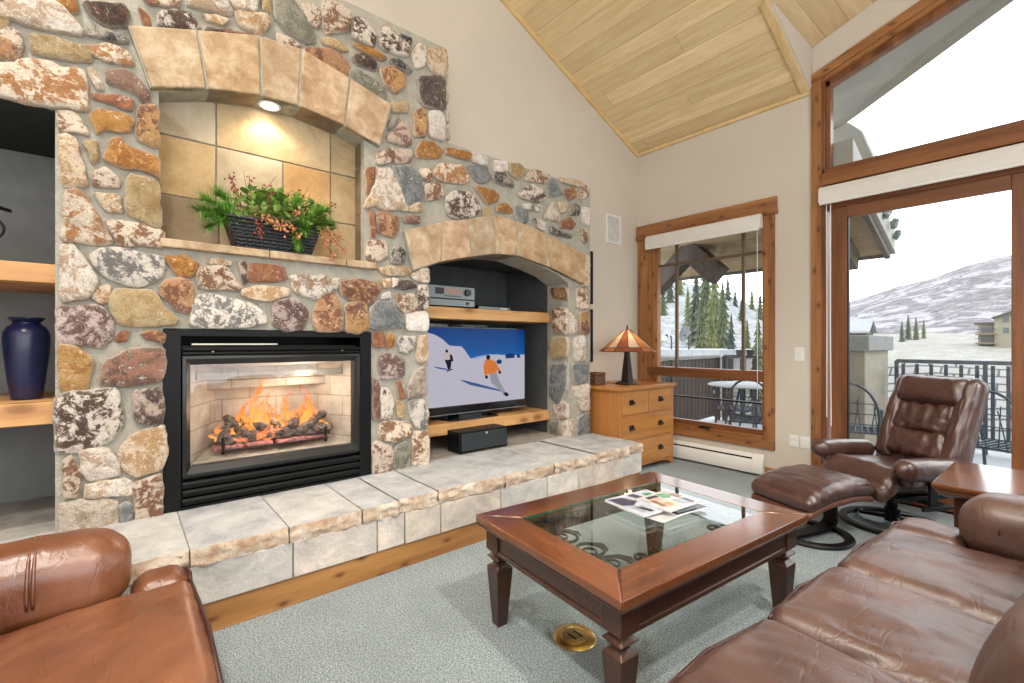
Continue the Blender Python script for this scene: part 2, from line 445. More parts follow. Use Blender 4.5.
# ceilings: the long slope, the dormer over the gable window, the little cheek wall between them
def zd(x): return zr(x) + .26
dx, rx, ya, yb = -1.44, .55, WY, -3.2
ye = WY - (zd(dx) - 3.46) / SL                     # where the cheek wall runs out
zrg = zd(rx); yr = WY - (zrg - 3.46) / SL          # ridge of the dormer meets the long slope
zR = zrg - .33 * (2.4 - rx); yR = WY - (zR - 3.46) / SL
def slab(name, pts, mat, faces=None, th=.1):
    n = len(pts); faces = faces or [tuple(range(n))]
    b = MB(); b.add(list(pts) + [(p[0], p[1], p[2] + th) for p in pts],
                    [tuple(f) for f in faces] + [tuple(n + i for i in reversed(f)) for f in faces] + [(i, (i + 1) % n, n + (i + 1) % n, n + i) for i in range(n)])
    return struct(b.build(name, mat))
slab('ceiling', [(WX - .1, ya, zc(ya)), (dx, ya, zc(ya)), (dx, ye, zc(ye)), (rx, yr, zc(yr)), (2.4, yR, zc(yR)), (2.4, yb, zc(yb)), (WX - .1, yb, zc(yb))], M['ceil'],
     [(0, 1, 2), (0, 2, 6), (2, 3, 6), (3, 5, 6), (3, 4, 5)])
slab('ceiling_dormer', [(dx, WY + .14, zd(dx)), (dx, ye, zd(dx)), (rx, yr, zrg), (2.4, yR, zR), (2.4, WY + .14, zR), (rx, WY + .14, zrg)], M['ceil2'], [(0, 1, 2, 5), (5, 2, 3, 4)])
b = MB(); b.add([(dx, WY, 3.46), (dx, WY, zd(dx)), (dx, ye, zd(dx)), (dx + .02, WY, 3.46), (dx + .02, WY, zd(dx)), (dx + .02, ye, zd(dx))],
                [(0, 1, 2), (5, 4, 3), (0, 3, 4, 1), (1, 4, 5, 2), (2, 5, 3, 0)])
struct(b.build('wall_dormer_cheek', M['wall']))
# pale mouldings along the ceiling edges
b = MB()
b.beam((WX + .012, WY, zc(WY) - .02), (WX + .012, -3.2, zc(-3.2) - .02), .024, .05)
struct(b.build('trim_1', M['moulding']))
b = MB(); b.beam((WX, WY - .012, zc(WY) - .02), (dx, WY - .012, zc(WY) - .02), .024, .035)
struct(b.build('trim_2', M['moulding']))
b = MB(); b.beam((dx - .03, WY, zc(WY) - .012), (dx - .03, ye - .02, zc(ye - .02) - .010), .055, .025)
b.beam((dx - .03, ye, zc(ye) - .010), (rx, yr, zc(yr) - .010), .055, .025)
struct(b.build('trim_3', M['moulding']))
b = MB(); b.box(WX, 3.47, 0, WX + .015, WY, .09); struct(b.build('baseboard_fireplace', M['pine_y'], bevel=.004))
b = MB(); b.box(WX, WY - .015, 0, -1.42, WY, .09); struct(b.build('baseboard_window', M['pine_x'], bevel=.004))
# the rest of the room, behind the camera: right wall with a wide opening added to let in fill daylight, back wall with one too
b = MB(); b.prism([(-3.2, -.1), (WY + .14, -.1), (WY + .14, 4.3), (2.2, 4.45), (-3.2, 6.8)], 'x', 2.4, 2.5, holes=[[(-2.9, .5), (2.6, .5), (2.6, 3.6), (-2.9, 3.6)]])
struct(b.build('wall_right', M['wall']))
b = MB(); b.prism([(WX - .1, -.1), (2.5, -.1), (2.5, 6.9), (WX - .1, 6.9)], 'y', -3.3, -3.2, holes=[[(.3, .5), (2.2, .5), (2.2, 4.2), (.3, 4.2)]])
struct(b.build('wall_back', M['wall']))

# ------------------------------------------------------------------ window_1, the small casement
GL = glass('window_glass', (.97, .985, .98, 1), .9)
b = MB()                                         # flat pine casing
b.box(-3.20, WY - .022, .26, -3.095, WY, 2.50); b.box(-1.815, WY - .022, .26, -1.72, WY, 2.50)
w1 = struct(b.build('window_1', M['pine_z'], bevel=.004))
b = MB(); b.box(-3.215, WY - .032, 2.485, -1.70, WY, 2.60); b.box(-3.22, WY - .036, 2.44, -1.695, WY, 2.488)
build_each(b, 'head_casing', M['pine_x'], w1, bevel=.004)
b = MB(); b.box(-3.2, WY - .024, .258, -1.72, WY, .34); b.box(-3.1, WY - .005, .335, -1.81, WY + .06, .375)
build_each(b, 'sill_casing', M['pine_x'], w1, bevel=.004)
b = MB()
b.box(-3.095, WY - .01, .34, -3.04, WY + .10, 2.5); b.box(-1.83, WY - .01, .34, -1.80, WY + .10, 2.5)
b.box(-3.04, WY + .02, .375, -2.965, WY + .085, 2.5); b.box(-1.825, WY + .02, .375, -1.80, WY + .085, 2.5)
build_each(b, 'sash_stile', M['pine_z'], w1, bevel=.003)
b = MB(); b.box(-3.07, WY - .012, .885, -1.80, WY + .085, .985); b.box(-3.0, WY + .02, .375, -1.8, WY + .085, .425); b.box(-3.04, WY + .02, 2.42, -1.8, WY + .085, 2.52)
build_each(b, 'sash_rail', M['sash_x'], w1, bevel=.004)
b = MB()
for x in (-2.745, -2.03): b.box(x - .012, WY + .035, .98, x + .012, WY + .07, 2.5)
b.box(-2.97, WY + .034, 2.105, -1.82, WY + .071, 2.13)
build_each(b, 'muntin', plain('muntin_brown', (.12, .075, .04, 1), .5), w1)
b = MB(); b.box(-2.97, WY + .036, .665, -1.82, WY + .07, .68); b.build('sash_bar', M['black'], w1)
b = MB(); b.box(-2.97, WY + .050, .42, -1.81, WY + .056, 2.5); b.build('glass', GL, w1)
b = MB(); b.box(-2.46, WY - .03, .375, -2.34, WY + .01, .385); b.tube([(-2.44, WY - .02, .385), (-2.40, WY - .035, .395), (-2.36, WY - .02, .388)], .008)
b.build('crank_handle', M['iron'], w1)
# ------------------------------------------------------------------ window_2, the gable window
b = MB()
X1 = 1.6
b.box(-1.423, WY - .022, .0, -1.345, WY, zr(-1.423) - .02)
w2 = struct(b.build('window_2', M['pine_z'], bevel=.004))
b = MB()
def strip(x0, x1, o0, o1, y0, y1):
    b.add([(x0, y0, zr(x0) - o0), (x1, y0, zr(x1) - o0), (x1, y0, zr(x1) - o1), (x0, y0, zr(x0) - o1), (x0, y1, zr(x0) - o0), (x1, y1, zr(x1) - o0), (x1, y1, zr(x1) - o1), (x0, y1, zr(x0) - o1)],
          [(0, 1, 2, 3), (7, 6, 5, 4), (0, 4, 5, 1), (1, 5, 6, 2), (2, 6, 7, 3), (3, 7, 4, 0)])
strip(-1.43, .55, -.005, .075, WY - .03, WY + .02); strip(-1.43, .55, .075, .115, WY - .018, WY + .04)
build_each(b, 'rake_casing', M['pine_x'], w2, bevel=.003)
b = MB(); strip(-1.34, .55, .105, .165, WY + .02, WY + .10); b.box(-1.345, WY - .012, 2.70, -1.325, WY + .10, zr(-1.34) - .1); b.box(-1.325, WY + .02, 2.70, -1.29, WY + .10, zr(-1.3) - .12)
build_each(b, 'sash_stile', M['sash_z'], w2, bevel=.003)
b = MB(); b.box(-1.345, WY - .03, 2.595, X1, WY + .10, 2.70); b.box(-1.345, WY - .012, 2.695, X1, WY + .10, 2.745)
build_each(b, 'transom_rail', M['sash_x'], w2, bevel=.004)
b = MB(); b.prism([(-1.29, 2.745), (X1, 2.745), (X1, 3.2), (.55, zr(.55) - .16), (-1.29, zr(-1.29) - .16)], 'y', WY + .05, WY + .056)
b.build('glass', GL, w2)
# ------------------------------------------------------------------ door_1, sliding glass door under it
b = MB()
b.box(-1.345, WY - .012, 0, -1.31, WY + .12, 2.6)
d1 = struct(b.build('door_1', M['sash_z'], bevel=.003))
b = MB(); b.box(-1.31, WY + .0, 2.40, X1, WY + .12, 2.6); b.box(-1.31, WY - .0, 0, X1, WY + .12, .03); build_each(b, 'door_frame', M['sash_x'], d1, bevel=.003)
for k, (xa, xb, yo) in enumerate(((-1.285, -.12, .02), (-.20, 1.0, .065))):
    sw = .115
    b = MB(); b.box(xa, WY + yo, .03, xa + sw, WY + yo + .04, 2.41); b.box(xb - sw, WY + yo, .03, xb, WY + yo + .04, 2.41)
    leaf = b.build('door_panel', M['sash_z'], d1, bevel=.004)
    b = MB(); b.box(xa + sw, WY + yo, 2.30, xb - sw, WY + yo + .04, 2.41); b.box(xa + sw, WY + yo, .03, xb - sw, WY + yo + .04, .29)
    build_each(b, 'rail', M['sash_x'], leaf, bevel=.004)
    b = MB(); b.box(xa + sw - .01, WY + yo + .017, .28, xb - sw + .01, WY + yo + .023, 2.31); b.build('glass', GL, leaf)
    b = MB(); b.box(xa + sw - .002, WY + yo + .002, .29, xa + sw + .008, WY + yo + .038, 2.30); b.build('gasket', M['black'], leaf)
# roller blinds
def blind(x0, x1, z, label, y=WY - .045, r=.04):
    o = thing('roller_blind', label, 'blind', ((x0 + x1) / 2, y, z), 0, 'roller blinds over the windows')
    b = MB()
    prof = [(y - .045, z - .075), (y + .03, z - .075), (y + .03, z + .06), (y - .02, z + .06), (y - .045, z + .03)]
    rings = [[(x, p[0], p[1]) for p in prof] for x in (x0, x1)]
    b.loft(rings); b.build('valance', M['blind'], o, bevel=.008)
    b = MB(); b.box(x0 + .01, y - .052, z - .098, x1 - .01, y - .03, z - .072); b.build('bottom_bar', M['white'], o, bevel=.004)
    return o
bl1 = blind(-3.06, -1.82, 2.40, 'white rolled-up blind across the top of the small casement window')
bl2 = blind(-1.352, 1.5, 2.515, 'long white rolled-up blind above the sliding glass door')
b = MB()
b.tube([(-1.30, WY - .05, 2.42), (-1.298, WY - .045, 1.5), (-1.30, WY - .04, .62)], .004, 6); b.tube([(-1.27, WY - .05, 2.42), (-1.274, WY - .04, 1.4), (-1.268, WY - .04, .55)], .004, 6)
build_each(b, 'pull_cord', M['white'], bl2)
b = MB(); b.tube([(-1.86, WY - .05, 2.32), (-1.86, WY - .045, 1.4), (-1.862, WY - .04, .72)], .003, 6); b.build('pull_cord', M['white'], bl1)

# ------------------------------------------------------------------ small fittings on the walls
o = thing('wall_vent', 'small white slotted vent grille high on the pale wall by the corner', 'vent', (WX, 4.17, 2.51))
b = MB(); b.prism([(4.04, 2.35), (4.30, 2.35), (4.30, 2.67), (4.04, 2.67)], 'x', WX, WX + .016, holes=[[(4.065, 2.375), (4.275, 2.375), (4.275, 2.645), (4.065, 2.645)]])
b.build('frame', M['white'], o, bevel=.003)
b = MB()
for k in range(13): b.obox((WX + .007, 4.17, 2.388 + k * .0205), (.014, .21, .004), rotm(0, .7, 0))
build_each(b, 'louver', M['white'], o)
b = MB(); b.box(WX + .001, 4.065, 2.375, WX + .004, 4.275, 2.645); b.build('backing', plain('vent_grey', (.62, .62, .60, 1), .8), o)
for z0, z1, lab in ((1.66, 2.215, 'upper dark-framed picture edge behind the stone pier'), (1.05, 1.605, 'lower dark-framed picture edge behind the stone pier, over the dresser')):
    o = thing('picture_frame', lab, 'picture', (WX, 3.58, z0), 0, 'framed pictures beside the chimney')
    b = MB(); b.prism([(3.50, z0), (3.80, z0), (3.80, z1), (3.50, z1)], 'x', WX + .002, WX + .03, holes=[[(3.53, z0 + .03), (3.77, z0 + .03), (3.77, z1 - .03), (3.53, z1 - .03)]])
    b.build('frame', M['black'], o, bevel=.003)
    b = MB(); b.box(WX + .002, 3.53, z0 + .03, WX + .015, 3.77, z1 - .03); b.build('mat_board', M['white'], o)
o = thing('light_switch', 'white rocker light switch on the wall between window and door', 'switch', (-1.52, WY, 1.15))
b = MB(); b.box(-1.56, WY - .007, 1.09, -1.48, WY, 1.21); b.build('plate', M['white'], o, bevel=.003)
b = MB(); b.obox((-1.52, WY - .009, 1.15), (.034, .008, .066), rotm(.08, 0, 0)); b.build('rocker', M['white'], o, bevel=.002)
for x, lab in ((-1.565, 'white double outlet low on the wall, nearer the casement window'), (-1.475, 'white double outlet low on the wall, nearer the sliding door')):
    o = thing('wall_outlet', lab, 'outlet', (x, WY, .37), 0, 'outlets low on the window wall')
    b = MB(); b.box(x - .038, WY - .006, .318, x + .038, WY, .422); b.build('plate', M['white'], o, bevel=.003)
    for dz in (-.022, .022):
        b = MB(); b.box(x - .016, WY - .009, .37 + dz - .014, x + .016, WY - .005, .37 + dz + .014); b.build('socket', M['white'], o, bevel=.002)
o = thing('baseboard_heater', 'long white metal baseboard heater under the casement window', 'heater', (-2.4, WY, 0))
b = MB()
prof = [(WY - .016, .02), (WY - .062, .02), (WY - .068, .03), (WY - .068, .125), (WY - .058, .150)]
prof2 = [(WY - .052, .165), (WY - .030, .192), (WY - .016, .20)]
b.loft([[(x, p[0], p[1]) for p in prof] + [(x, WY - .016, .150)] for x in (-3.18, -1.90)])
b.build('front_cover', M['white'], o, bevel=.003)
b = MB(); b.loft([[(x, p[0], p[1]) for p in prof2] + [(x, WY - .016, .165)] for x in (-3.18, -1.90)]); b.build('top_cover', M['white'], o, bevel=.002)
b = MB(); b.box(-3.18, WY - .05, .148, -1.90, WY - .016, .168); b.build('grille_slot', M['black'], o)
for x in (-3.19, -1.905):
    b = MB(); b.prism([(p[0] - .003, p[1]) for p in prof] + [(WY - .052, .17), (WY - .03, .2), (WY - .016, .205)], 'x', x, x + .10 if x > -2 else x + .02)
    b.build('end_cap', M['white'], o, bevel=.004)
# brass floor outlet in the carpet
BR = plain('brass', (.62, .42, .14, 1), .28, 1, var=.1)
o = thing('floor_outlet', 'round brass floor outlet cover set in the carpet by the coffee table', 'floor outlet', (-1.335, 1.468, 0))
b = MB(); b.lathe([(.0, .001), (.088, .001), (.092, .004), (.085, .010), (.064, .011), (.060, .006), (0, .006)], (-1.335, 1.468, 0), 40); b.build('flange', BR, o, smooth=40)
b = MB(); b.lathe([(0, .004), (.052, .004), (.052, .0115), (.048, .013), (0, .013)], (-1.335, 1.468, 0), 36)
b.build('cap', plain('worn_brass', (.36, .26, .11, 1), .4, .9, scale=30, var=.4), o, smooth=40)
b = MB()
for dy in (-.018, .018): b.obox((-1.335, 1.468 + dy, .0135), (.05, .006, .003))
build_each(b, 'slot', M['black'], o)

# ------------------------------------------------------------------ the stone fireplace
SX = -2.95
PAL = {  # two colours patched together in each kind of stone
 'w': ((.74, .67, .59), (.50, .36, .25)), 'w2': ((.76, .70, .63), (.36, .23, .15)), 'W': ((.82, .79, .74), (.68, .58, .50)),
 'x': ((.74, .63, .50), (.42, .20, .08)), 't': ((.70, .56, .41), (.48, .30, .15)), 't2': ((.64, .55, .47), (.46, .37, .26)),
 'b': ((.70, .58, .46), (.24, .12, .065)), 'q': ((.74, .66, .57), (.10, .06, .045)), 'e': ((.40, .27, .12), (.50, .38, .21)),
 'o': ((.48, .24, .06), (.34, .14, .035)), 'y': ((.52, .30, .12), (.22, .09, .06)), 'c': ((.46, .25, .13), (.20, .085, .05)),
 'r': ((.26, .095, .045), (.38, .17, .08)), 'm': ((.17, .09, .07), (.30, .18, .13)), 'm2': ((.22, .12, .10), (.52, .40, .32)),
 'd': ((.055, .032, .026), (.14, .07, .045)), 'd2': ((.08, .05, .045), (.46, .36, .30)), 'd3': ((.12, .09, .075), (.07, .055, .05)),
 'k': ((.045, .048, .05), (.36, .32, .27)), 'g': ((.15, .17, .18), (.27, .28, .28)), 'h': ((.17, .17, .125), (.30, .28, .22)),
 'p': ((.15, .085, .075), (.58, .46, .42)), 'p2': ((.15, .085, .065), (.32, .16, .11)), 's': ((.74, .68, .60), (.20, .19, .18)), 's2': ((.46, .38, .32), (.27, .21, .18)),
 'g2': ((.56, .33, .12), (.42, .21, .065))}
STONES = """w -402 2718 -244 2793 -209 2760 -173 2734 -143 2703 -157 2672 -224 2668 -318 2648 -365 2654 -402 2644
o -237 2818 -165 2853 -165 2780 -199 2772 -222 2790
d -133 2835 -7 2883 19 2857 10 2792 -53 2768 -108 2788
r 63 2893 100 2871 106 2827 79 2823
r 82 2963 143 2993 143 2958 106 2940
k -125 2718 -81 2737 -2 2738 16 2707 -47 2700 -119 2695
e -306 2608 -244 2620 -125 2638 -117 2568 -188 2554 -304 2533
b -429 2586 -370 2605 -342 2583 -340 2543 -370 2503 -429 2469
x -103 2643 -47 2670 16 2665 34 2611 -47 2595 -97 2605
x -438 2416 -323 2484 -249 2502 -214 2494 -146 2513 -130 2439 -133 2336 -209 2331 -308 2315 -438 2320
w -125 2528 -106 2539 -70 2467 -100 2453
m -59 2538 -2 2571 40 2552 100 2504 94 2459 63 2453 40 2483 -47 2490
r -101 2420 -19 2441 33 2440 27 2388 -37 2394 -95 2396
o -114 2302 -87 2347 21 2355 33 2332 15 2277 -54 2268 -87 2240
y 60 2410 137 2443 140 2239 106 2237 57 2270
b -222 2289 -165 2308 -125 2225 -168 2224 -212 2214
t -220 2177 -194 2195 -163 2178 -125 2006 -136 1989 -209 1969
e -136 2178 -98 2196 -87 2125 -106 2095
o -37 2221 -2 2231 21 2199 130 2181 140 2081 57 2116 4 2103 -59 2125
b -95 2050 -59 2080 -19 2045 -17 2000 -98 1997
e 21 2066 137 2061 146 1835 81 1851 18 1894
x -202 1936 -155 1949 -120 1916 -70 1792 -42 1741 -87 1723 -209 1717
t -98 1950 -19 1959 -5 1890 -59 1880
b -54 1832 39 1833 152 1812 149 1732 75 1738 -2 1724 -37 1790
w -220 1683 -178 1700 -149 1656 -93 1545 -125 1466 -212 1446
s -112 1654 -70 1688 4 1698 143 1684 159 1630 137 1581 69 1535 -14 1545 -76 1584
o 165 1687 246 1696 304 1658 273 1606 220 1597
t -117 1503 -51 1520 -54 1456 -76 1440 -109 1467
e -37 1479 -14 1500 118 1505 143 1444 210 1375 194 1347 106 1340 -8 1345 -37 1397
c 149 1523 168 1561 227 1578 277 1557 277 1467 260 1401 207 1431 156 1492
p -222 1414 -79 1421 -48 1352 -48 1277 -81 1232 -147 1251 -220 1240
r -25 1277 -8 1307 21 1304 15 1262 -19 1254
y 75 1293 106 1313 159 1294 156 1247 93 1270
g2 -225 1236 -157 1229 -125 1181 -112 1152 -128 1050 -139 1021 -215 1041
p2 -76 1069 -59 1157 33 1216 159 1223 159 1112 143 1057 10 1045 -73 1058
q -225 1003 -163 1020 -93 1022 -25 1025 -2 903 -14 843 -42 787 -125 761 -225 755 -230 911
d2 42 1006 143 1022 156 958 149 832 51 867
t -14 715 39 791 159 839 168 695 143 620 51 601 15 634
b -209 702 -178 718 -155 657 -157 549 -204 555
w -147 742 -59 751 -19 670 -17 617 -120 607 -136 668
w -128 564 -120 588 10 589 36 546 21 511 -125 531
b 45 560 143 588 152 499 143 367 51 374
t2 -215 511 -163 521 -54 497 -22 482 -25 370 -93 358 -209 371
g -11 457 15 474 33 455 30 356 -8 358
b 96 2986 223 3047 216 2980 146 2955
w 263 3067 427 3146 453 3043 359 3025 269 3009
w 453 3159 599 3229 568 3126 468 3097
e 607 3224 652 3246 648 3158 611 3155
q 139 2904 203 2950 269 2964 310 2904 223 2866 146 2852
t 335 2981 380 3010 438 3007 402 2969 352 2960
t 483 3078 623 3125 648 3091 599 2994 498 3007
m 338 2912 438 2951 544 2971 579 2953 468 2930
h 677 3251 757 3290 816 3213 902 3092 836 3059 738 3085 681 3141
b 691 3039 738 3038 806 3015 786 2991 700 2992
b 821 3273 881 3296 922 3261 917 3168 846 3195
b 945 3348 1045 3373 1112 3348 1095 3234 948 3160
q 1124 3275 1147 3341 1217 3350 1283 3286 1264 3209 1135 3212
e 938 3128 1034 3142 1095 3106 1045 3086 959 3094
o 1135 3173 1228 3183 1344 3165 1313 3135 1147 3149
d 1141 3090 1205 3127 1289 3102 1264 3053 1158 3052
c 836 3016 1002 3066 1112 3021 1095 2938 959 2953 841 2969
h 1118 2975 1158 3007 1332 2964 1351 2896 1301 2871 1129 2917
q 1319 3325 1351 3362 1427 3348 1532 3319 1506 3235 1326 3211
k 1459 3368 1539 3377 1539 3340 1479 3340
k 1388 3165 1453 3184 1553 3156 1519 3125 1401 3146
y 1313 3065 1401 3122 1492 3096 1492 3036 1427 2958 1351 2985
w 1553 3279 1601 3354 1657 3370 1650 3230 1573 3188
t 1678 3354 1817 3411 1833 3287 1802 3211 1714 3217 1671 3263
d3 1601 3124 1802 3205 1817 2945 1615 2943
e 1401 2884 1506 2919 1519 2862 1414 2817
k 1384 2758 1441 2786 1418 2726 1373 2680
m2 1373 2649 1476 2776 1518 2756 1536 2625 1384 2610
y 1566 2858 1622 2909 1659 2876 1653 2729 1566 2710
W 1685 2896 1776 2947 1816 2903 1809 2740 1685 2738
o 1585 2599 1622 2681 1723 2687 1776 2650 1762 2595 1597 2558
b 1295 2512 1395 2570 1416 2523 1395 2475 1295 2439
m2 1424 2557 1524 2594 1548 2568 1524 2507 1424 2482
o 1829 2687 1897 2700 2046 2698 2025 2645 1842 2645
W 2054 2724 2189 2717 2197 2651 2068 2644
g 2017 2607 2204 2640 2228 2547 2158 2513 2098 2517
k 2259 2604 2331 2627 2429 2593 2396 2534 2283 2547
x 1710 2463 1789 2562 1967 2583 2025 2513 1996 2459 1776 2433
b 1609 2473 1697 2494 1691 2414 1647 2415
g 1401 2444 1524 2480 1615 2419 1622 2265 1512 2200 1465 2288
w 1284 2395 1390 2426 1455 2286 1500 2187 1339 2146 1241 2210
r 1215 2378 1276 2414 1265 2298 1220 2206
b 1653 2361 1723 2415 1795 2391 1789 2310 1672 2275
q 1832 2312 1886 2376 2027 2399 2131 2323 2101 2239 1970 2186 1845 2199
o 2079 2458 2192 2464 2318 2447 2302 2393 2207 2350
k 2262 2598 2366 2622 2474 2570 2466 2536 2302 2544
W 2278 2708 2416 2737 2407 2658 2302 2626
e 2432 2722 2552 2745 2622 2702 2534 2623 2449 2642
b 2640 2687 2712 2737 2882 2736 2843 2652 2622 2629
q 2534 2511 2676 2601 2824 2586 2843 2528 2749 2468 2552 2469
g 2882 2646 2941 2715 3061 2600 2901 2547
y 3102 2652 3207 2689 3250 2625 3165 2571 3092 2592
b 3272 2658 3383 2756 3417 2659 3294 2589
t 3000 2736 3229 2766 3338 2754 3272 2717 3061 2703
g 2491 2385 2622 2364 2622 2271 2517 2266
o 2302 2343 2383 2390 2466 2348 2432 2316 2318 2308
e 2161 2292 2223 2316 2231 2255 2169 2238
w 2824 2346 2921 2502 3000 2433 3000 2348
t 3000 2517 3123 2534 3102 2451 3041 2433
k 3165 2492 3229 2540 3294 2516 3272 2453 3175 2436
W 3316 2520 3417 2539 3417 2389 3338 2405
q 2694 2323 2843 2308 2824 2236 2749 2252
r 3020 2337 3144 2401 3229 2358 3186 2307 3041 2298
k 2901 2290 3020 2253 3186 2249 3165 2217 2921 2223
b 3272 2291 3383 2346 3417 2254 3360 2201
s 2552 2417 2787 2446 2768 2390 2604 2380
t 3324 1990 3369 2091 3428 2062 3414 1819 3324 1797
b 3258 1747 3391 1772 3414 1578 3271 1586
y 3297 1528 3414 1548 3414 1337 3302 1336
w 3215 1291 3346 1322 3369 1097 3236 1086
g 3185 1058 3391 1052 3414 886 3215 867
w 3193 839 3414 856 3423 599 3302 625
w 3155 528 3236 528 3236 367 3155 378
g 3258 541 3414 585 3423 373 3258 364
w 3155 1522 3236 1496 3249 1365 3159 1334
t 1214 2152 1268 2279 1323 2185 1226 2143
c 1299 2110 1348 2131 1438 2105 1438 2015 1399 1973 1299 1993
r 1238 2111 1268 2116 1284 1968 1250 1951
m 1490 2126 1598 2145 1591 2095 1503 2086
t 1425 2216 1612 2241 1612 2173 1464 2164
b 1232 1914 1355 1937 1361 1826 1287 1794 1220 1809
k 1399 1866 1438 1913 1497 1878 1477 1803 1399 1795
t 1307 1742 1363 1764 1525 1775 1525 1732 1431 1712 1340 1709
w 1543 1722 1610 1768 1679 1775 1673 1684 1573 1692
d3 1408 1630 1466 1675 1537 1678 1573 1643 1501 1621
t 1318 1665 1380 1681 1385 1628 1351 1615
w 1397 1682 1442 1686 1431 1642 1402 1630
q 1598 1645 1673 1656 1673 1516 1629 1486 1586 1512
b 1431 1578 1549 1592 1573 1533 1567 1478 1489 1463 1442 1515
W 1513 1453 1660 1471 1673 1342 1513 1345
g 1248 1474 1296 1523 1397 1523 1483 1398 1483 1360 1242 1345
W 1329 1572 1380 1596 1391 1554 1329 1545
c 1048 1632 1148 1655 1296 1642 1313 1602 1253 1510 1128 1518 1058 1563
y 1087 1496 1210 1513 1232 1350 1169 1318 1087 1322
c 896 1447 942 1546 1019 1561 1053 1425 1048 1326 914 1324 887 1390
w2 754 1648 961 1668 994 1578 905 1529 789 1545
w 999 1647 1046 1651 1028 1591 999 1598
p 667 1448 692 1490 743 1502 812 1487 848 1428 821 1343 726 1322 675 1367
t 348 1691 390 1704 449 1698 441 1676 362 1668
b 309 1612 327 1651 426 1658 493 1569 486 1543 313 1538
d2 482 1694 516 1697 532 1599 516 1580
r 539 1696 717 1702 726 1615 547 1591
t 509 1540 594 1569 734 1570 743 1534 634 1491 516 1510
s 289 1487 362 1509 547 1468 610 1427 630 1366 509 1340 369 1333 275 1347
r 1264 1311 1336 1317 1336 1234 1275 1225
o 1357 1283 1383 1318 1415 1284 1404 1234 1362 1219
s 1447 1254 1475 1289 1564 1290 1570 1233 1519 1183 1464 1203
t 1598 1285 1657 1296 1675 1170 1645 1108 1587 1140
p 1305 1156 1357 1175 1486 1143 1486 1022 1326 1019 1300 1098
s2 1519 939 1576 1038 1645 1077 1663 888 1530 872
r 1431 984 1464 972 1486 880 1447 878
q 1315 937 1376 933 1404 851 1385 746 1319 744
m 1264 1010 1301 990 1308 753 1264 758
e 1428 849 1482 835 1487 753 1443 749
s 1522 841 1636 841 1667 754 1662 642 1583 651 1543 738
b 1324 717 1385 719 1522 695 1532 611 1414 590 1319 603
b 1264 576 1310 587 1395 539 1385 407 1319 366 1269 375
h 1424 544 1512 559 1522 484 1482 363 1414 366
b 1553 618 1657 623 1673 537 1667 368 1553 378"""
JAMB = """y -3149 1773 -2952 1756 -2952 1654 -3128 1682
b -3128 1577 -2952 1567 -2948 1334 -3128 1367
e -3149 1292 -2952 1299 -2948 1125 -3149 1097
g -3149 1036 -2948 1064 -2948 841 -3045 671 -3170 764
w -3128 648 -3012 704 -2948 681 -2948 550 -3086 533
h -3170 486 -3037 519 -3037 339 -3170 326
w -3020 512 -2952 527 -2952 375 -3020 365"""
def chaikin(P, k=.2):
    out = []
    n = len(P)
    for i in range(n):
        a, c = P[i], P[(i + 1) % n]
        out += [a.lerp(c, k), a.lerp(c, 1 - k)]
    return out
def rubble(b, code, P, place, seed, grow=.015):
    P = [Vector((p[0], p[1])) for p in P]
    A, Bc = PAL[code]
    j = rnd.uniform(.85, 1.12)
    A = tuple(q * j for q in A); Bc = tuple(q * j for q in Bc)
    c = sum(P, Vector((0, 0))) / len(P)
    P = [p + (p - c).normalized() * min(grow, .3 * (p - c).length) for p in P]
    P = chaikin(P, .13)
    Q = []
    for i, p in enumerate(P):                      # split long edges, roughen the outline
        q = P[(i + 1) % len(P)]; m = max(1, int((q - p).length / .022))
        for k in range(m): Q.append(p.lerp(q, k / m))
    Q = [p + Vector((noise.noise(Vector((p.x * 22, p.y * 22, seed))), noise.noise(Vector((p.x * 22, p.y * 22, seed + 40))))) * .009 for p in Q]
    n = len(Q); size = min(max((p - c).length for p in Q), .2)
    h0 = .022 + .06 * size + rnd.uniform(0, .006)
    rings = [(1.0, -.02, 1.), (1.0, .45, 1.), (.975, .80, .9), (.93, .95, .15), (.76, 1.02, 0.), (.5, 1.1, 0.), (.25, 1.12, 0.)]
    v = []; rim = []; f = []
    tx, ty = rnd.uniform(-.06, .06), rnd.uniform(-.06, .06)
    for s, h, r in rings:
        for p in Q:
            d = p - c
            # shrink by distance near the rim so narrow stones keep an even edge
            e = c + d * s
            z = h0 * h
            if h > .5: z += .010 * noise.noise(Vector((e.x * 16, e.y * 16, seed + 9))) + .005 * noise.noise(Vector((e.x * 55, e.y * 55, seed))) + d.x * s * tx + d.y * s * ty
            v.append(place(e.x, e.y, max(z, .004) if h > 0 else z)); rim.append(r)
    for i in range(len(rings) - 1):
        for k in range(n):
            f.append((i * n + k, i * n + (k + 1) % n, (i + 1) * n + (k + 1) % n, (i + 1) * n + k))
    v.append(place(c.x, c.y, h0 * 1.12)); rim.append(0.)
    L = (len(rings) - 1) * n
    for k in range(n): f.append((L + k, L + (k + 1) % n, len(v) - 1))
    b.add(v, f, 0, ca=A, cb=Bc, seed=float(seed), rim=rim)

